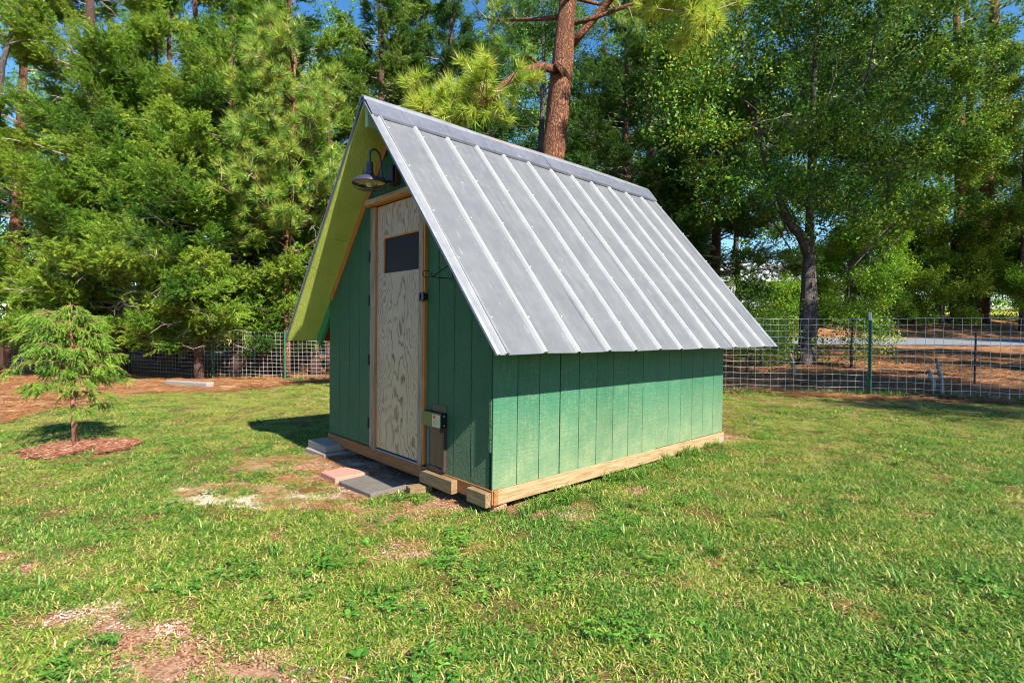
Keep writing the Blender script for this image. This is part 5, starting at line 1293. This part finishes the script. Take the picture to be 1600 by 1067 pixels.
# ------------------------------------------------------------------ young tree in the mulch ring
YTX, YTY = G(118, 697)
root = empty('young_spruce', (YTX, YTY, Z(YTX, YTY) + .02)); tag(root, 'young bright green evergreen with drooping sprays on a thin trunk in a mulch ring', 'tree')
r = np.random.default_rng(66)
tp = [np.array((.0, 0, -.05)), np.array((-.005, 0, .2)), np.array((-.015, 0, .45)), np.array((-.02, 0, .7)), np.array((-.02, 0, .95)), np.array((-.03, 0, 1.2)), np.array((-.03, 0, 1.42))]
mb = MB(); mb.smooth = True; mb.tube(tp, [.030, .025, .022, .018, .014, .009, .004], 10, True, .2); mb.build('trunk', M['young_bark'], root)
def t_shoot(seed):
    r = np.random.default_rng(seed); t = []
    L = .085
    for i in range(30):
        f = i / 30; x = L * f; z = -.30 * L * f ** 2; a = r.uniform(0, 6.28); l = .017 * (1 - .45 * f) * r.uniform(.8, 1.2)
        d = np.array((.9, math.cos(a), math.sin(a))); d /= np.linalg.norm(d); b = np.array((x, 0, z)); w = np.cross(d, r.normal(size=3)); w = w / np.linalg.norm(w) * .0022
        t.append((b - w, b + w, b + d * l))
    for (w_, h_) in ((.0035, 0), (0, .0035)):
        w = np.array((0, w_, h_)); t.append((np.array((0, 0, 0)) - w, np.array((0, 0, 0)) + w, np.array((L, 0, -.3 * L))))
    return np.array(t)
TEMPL['young_shoot'] = [t_shoot(i) for i in range(4)]
P, D, TT = [], [], []; bmb = MB(); bmb.smooth = True
for i in range(76):
    f = r.uniform(0, 1); hh = .40 + 1.0 * f ** .85
    R = float(np.interp(hh, [.38, .55, .75, 1.0, 1.26, 1.42], [.36, .50, .54, .48, .32, .12])) * r.uniform(.55, 1.05)
    if hh < .58 and r.random() < .5: continue
    az = i * 2.4 + r.normal(0, .4); e0 = r.uniform(.0, .65) if hh > .6 else r.uniform(-.15, .15)
    b = curve_pts(along(tp, min(.99, (hh - .02) / 1.47)), az, e0, R, 5, r, r.uniform(-.6, .0), .08)
    bmb.tube(b, [.006, .005, .004, .0035, .003, .0015], 5, False)
    for s in range(int(6 + 12 * R)):
        g = r.uniform(.28, 1.0); q = along(b, g); sa = az + r.choice([-1, 1]) * r.uniform(.4, 1.2); L2 = r.uniform(.08, .20) * (1.3 - .6 * g)
        sb = curve_pts(q, sa, .05, L2, 2, r, -.5, .1); bmb.tube(sb, [.003, .0025, .0015], 3, False)
        tb = r.normal(.48, .16)
        for k in range(4):
            c = along(sb, r.uniform(.2, 1)); P.append(c); dd = sb[-1] - sb[0]; dd /= np.linalg.norm(dd) + 1e-9
            D.append(dd + r.normal(0, .4, 3) + np.array((0, 0, -.32))); TT.append(tb + r.normal(0, .1))
tag(bmb.build('branches', M['young_bark'], root), kind='stuff')
P, D, TT = np.array(P), np.array(D), np.array(TT)
sp_ = bloom('young_shoot', P, D, r.normal(0, .3, len(P)), r.uniform(.8, 1.4, len(P)), TT, r, .08); crown('crown', sp_, 'young_leaf', root)

# ------------------------------------------------------------------ fallen wood behind the right fence
def log(lab, u0, v0, u1, v1, zg_, rad, zz0=0.0, zz1=0.0, cat='branch', mat='dead_wood', name='fallen_branch'):
    a = G(u0, v0, zg_); b = G(u1, v1, zg_); p0 = Vector((a[0], a[1], zg_ + zz0)); p1 = Vector((b[0], b[1], zg_ + zz1))
    root = None; mb = MB(); mb.smooth = True; n_ = 6
    pts = [(p0.lerp(p1, i / n_) - p0) + Vector((random.uniform(-.02, .02), random.uniform(-.02, .02), random.uniform(-.01, .01))) for i in range(n_ + 1)]
    mb.tube(pts, [rad * random.uniform(.75, 1.1) for _ in pts], 8, True, .4); o = mb.build(name, M[mat]); o.location = p0; tag(o, lab, cat)
log('long pale fallen log lying behind the right mesh near the shed', 1136, 572, 1232, 568, .22, .05)
log('broken grey branch leaning behind the mesh left of the grey trunk', 1243, 592, 1236, 590, .16, .04, .0, .50)
log('pale fallen branch lying at the foot of the grey trunk', 1268, 566, 1316, 561, .26, .05, .0, .02)
log('leftmost of the two pale stakes leaning behind the mesh at right', 1462, 612, 1452, 610, .16, .035, .0, .34, 'stake')
log('rightmost of the two pale stakes leaning behind the mesh at right', 1474, 614, 1463, 600, .16, .03, .0, .46, 'stake')
log('small orange stake behind the mesh right of the green steel post', 1373, 577, 1374, 577, .2, .02, .0, .2, 'stake', 'orange_wood', 'small_stake')
log('knobbly pale stump under the cedars beside the young evergreen', 197, 564, 197, 560, -.1, .10, -.1, .30, 'stump', 'dead_wood', 'tree_stump')
# broadleaf weeds in the lawn
for i, (u, v, lab) in enumerate([(575, 850, 'small bright weed on the bare red clay before the shed'), (1085, 975, 'leafy weed in the long grass low in the middle right'), (545, 965, 'bright broad leaved weed at the lower middle of the lawn'), (500, 845, 'small weed in the grass left of the bare clay'), (560, 1030, 'green weed clump at the bottom edge by the bare clay')]):
    gx, gy = G(u, v); rr_ = np.random.default_rng(i); t_ = []; s_ = .8
    for k in range(11):
        a = k * 2.4 + rr_.uniform(-.3, .3); l = rr_.uniform(.04, .075) * s_; e = rr_.uniform(.25, .9); d = np.array((math.cos(a) * math.cos(e), math.sin(a) * math.cos(e), math.sin(e))); w = np.array((-math.sin(a), math.cos(a), 0)) * l * .24
        b = np.array((0, 0, .002)); m1 = b + d * l * .45; m2 = b + d * l * .75 + np.array((0, 0, -.1 * l)); e_ = b + d * l * 1.05 + np.array((0, 0, -.35 * l))
        t_ += [(b, m1 - w, m1 + w), (m1 - w, m2 - w * .9, m2 + w * .9), (m1 - w, m2 + w * .9, m1 + w), (m2 - w * .9, e_, m2 + w * .9)]
    o = link('weed', tri_mesh('weed', np.array(t_), rr_.uniform(.4, .8, len(t_)), M['clover'])); o.location = (gx, gy, Z(gx, gy)); tag(o, lab, 'weed', 'weeds in the lawn')
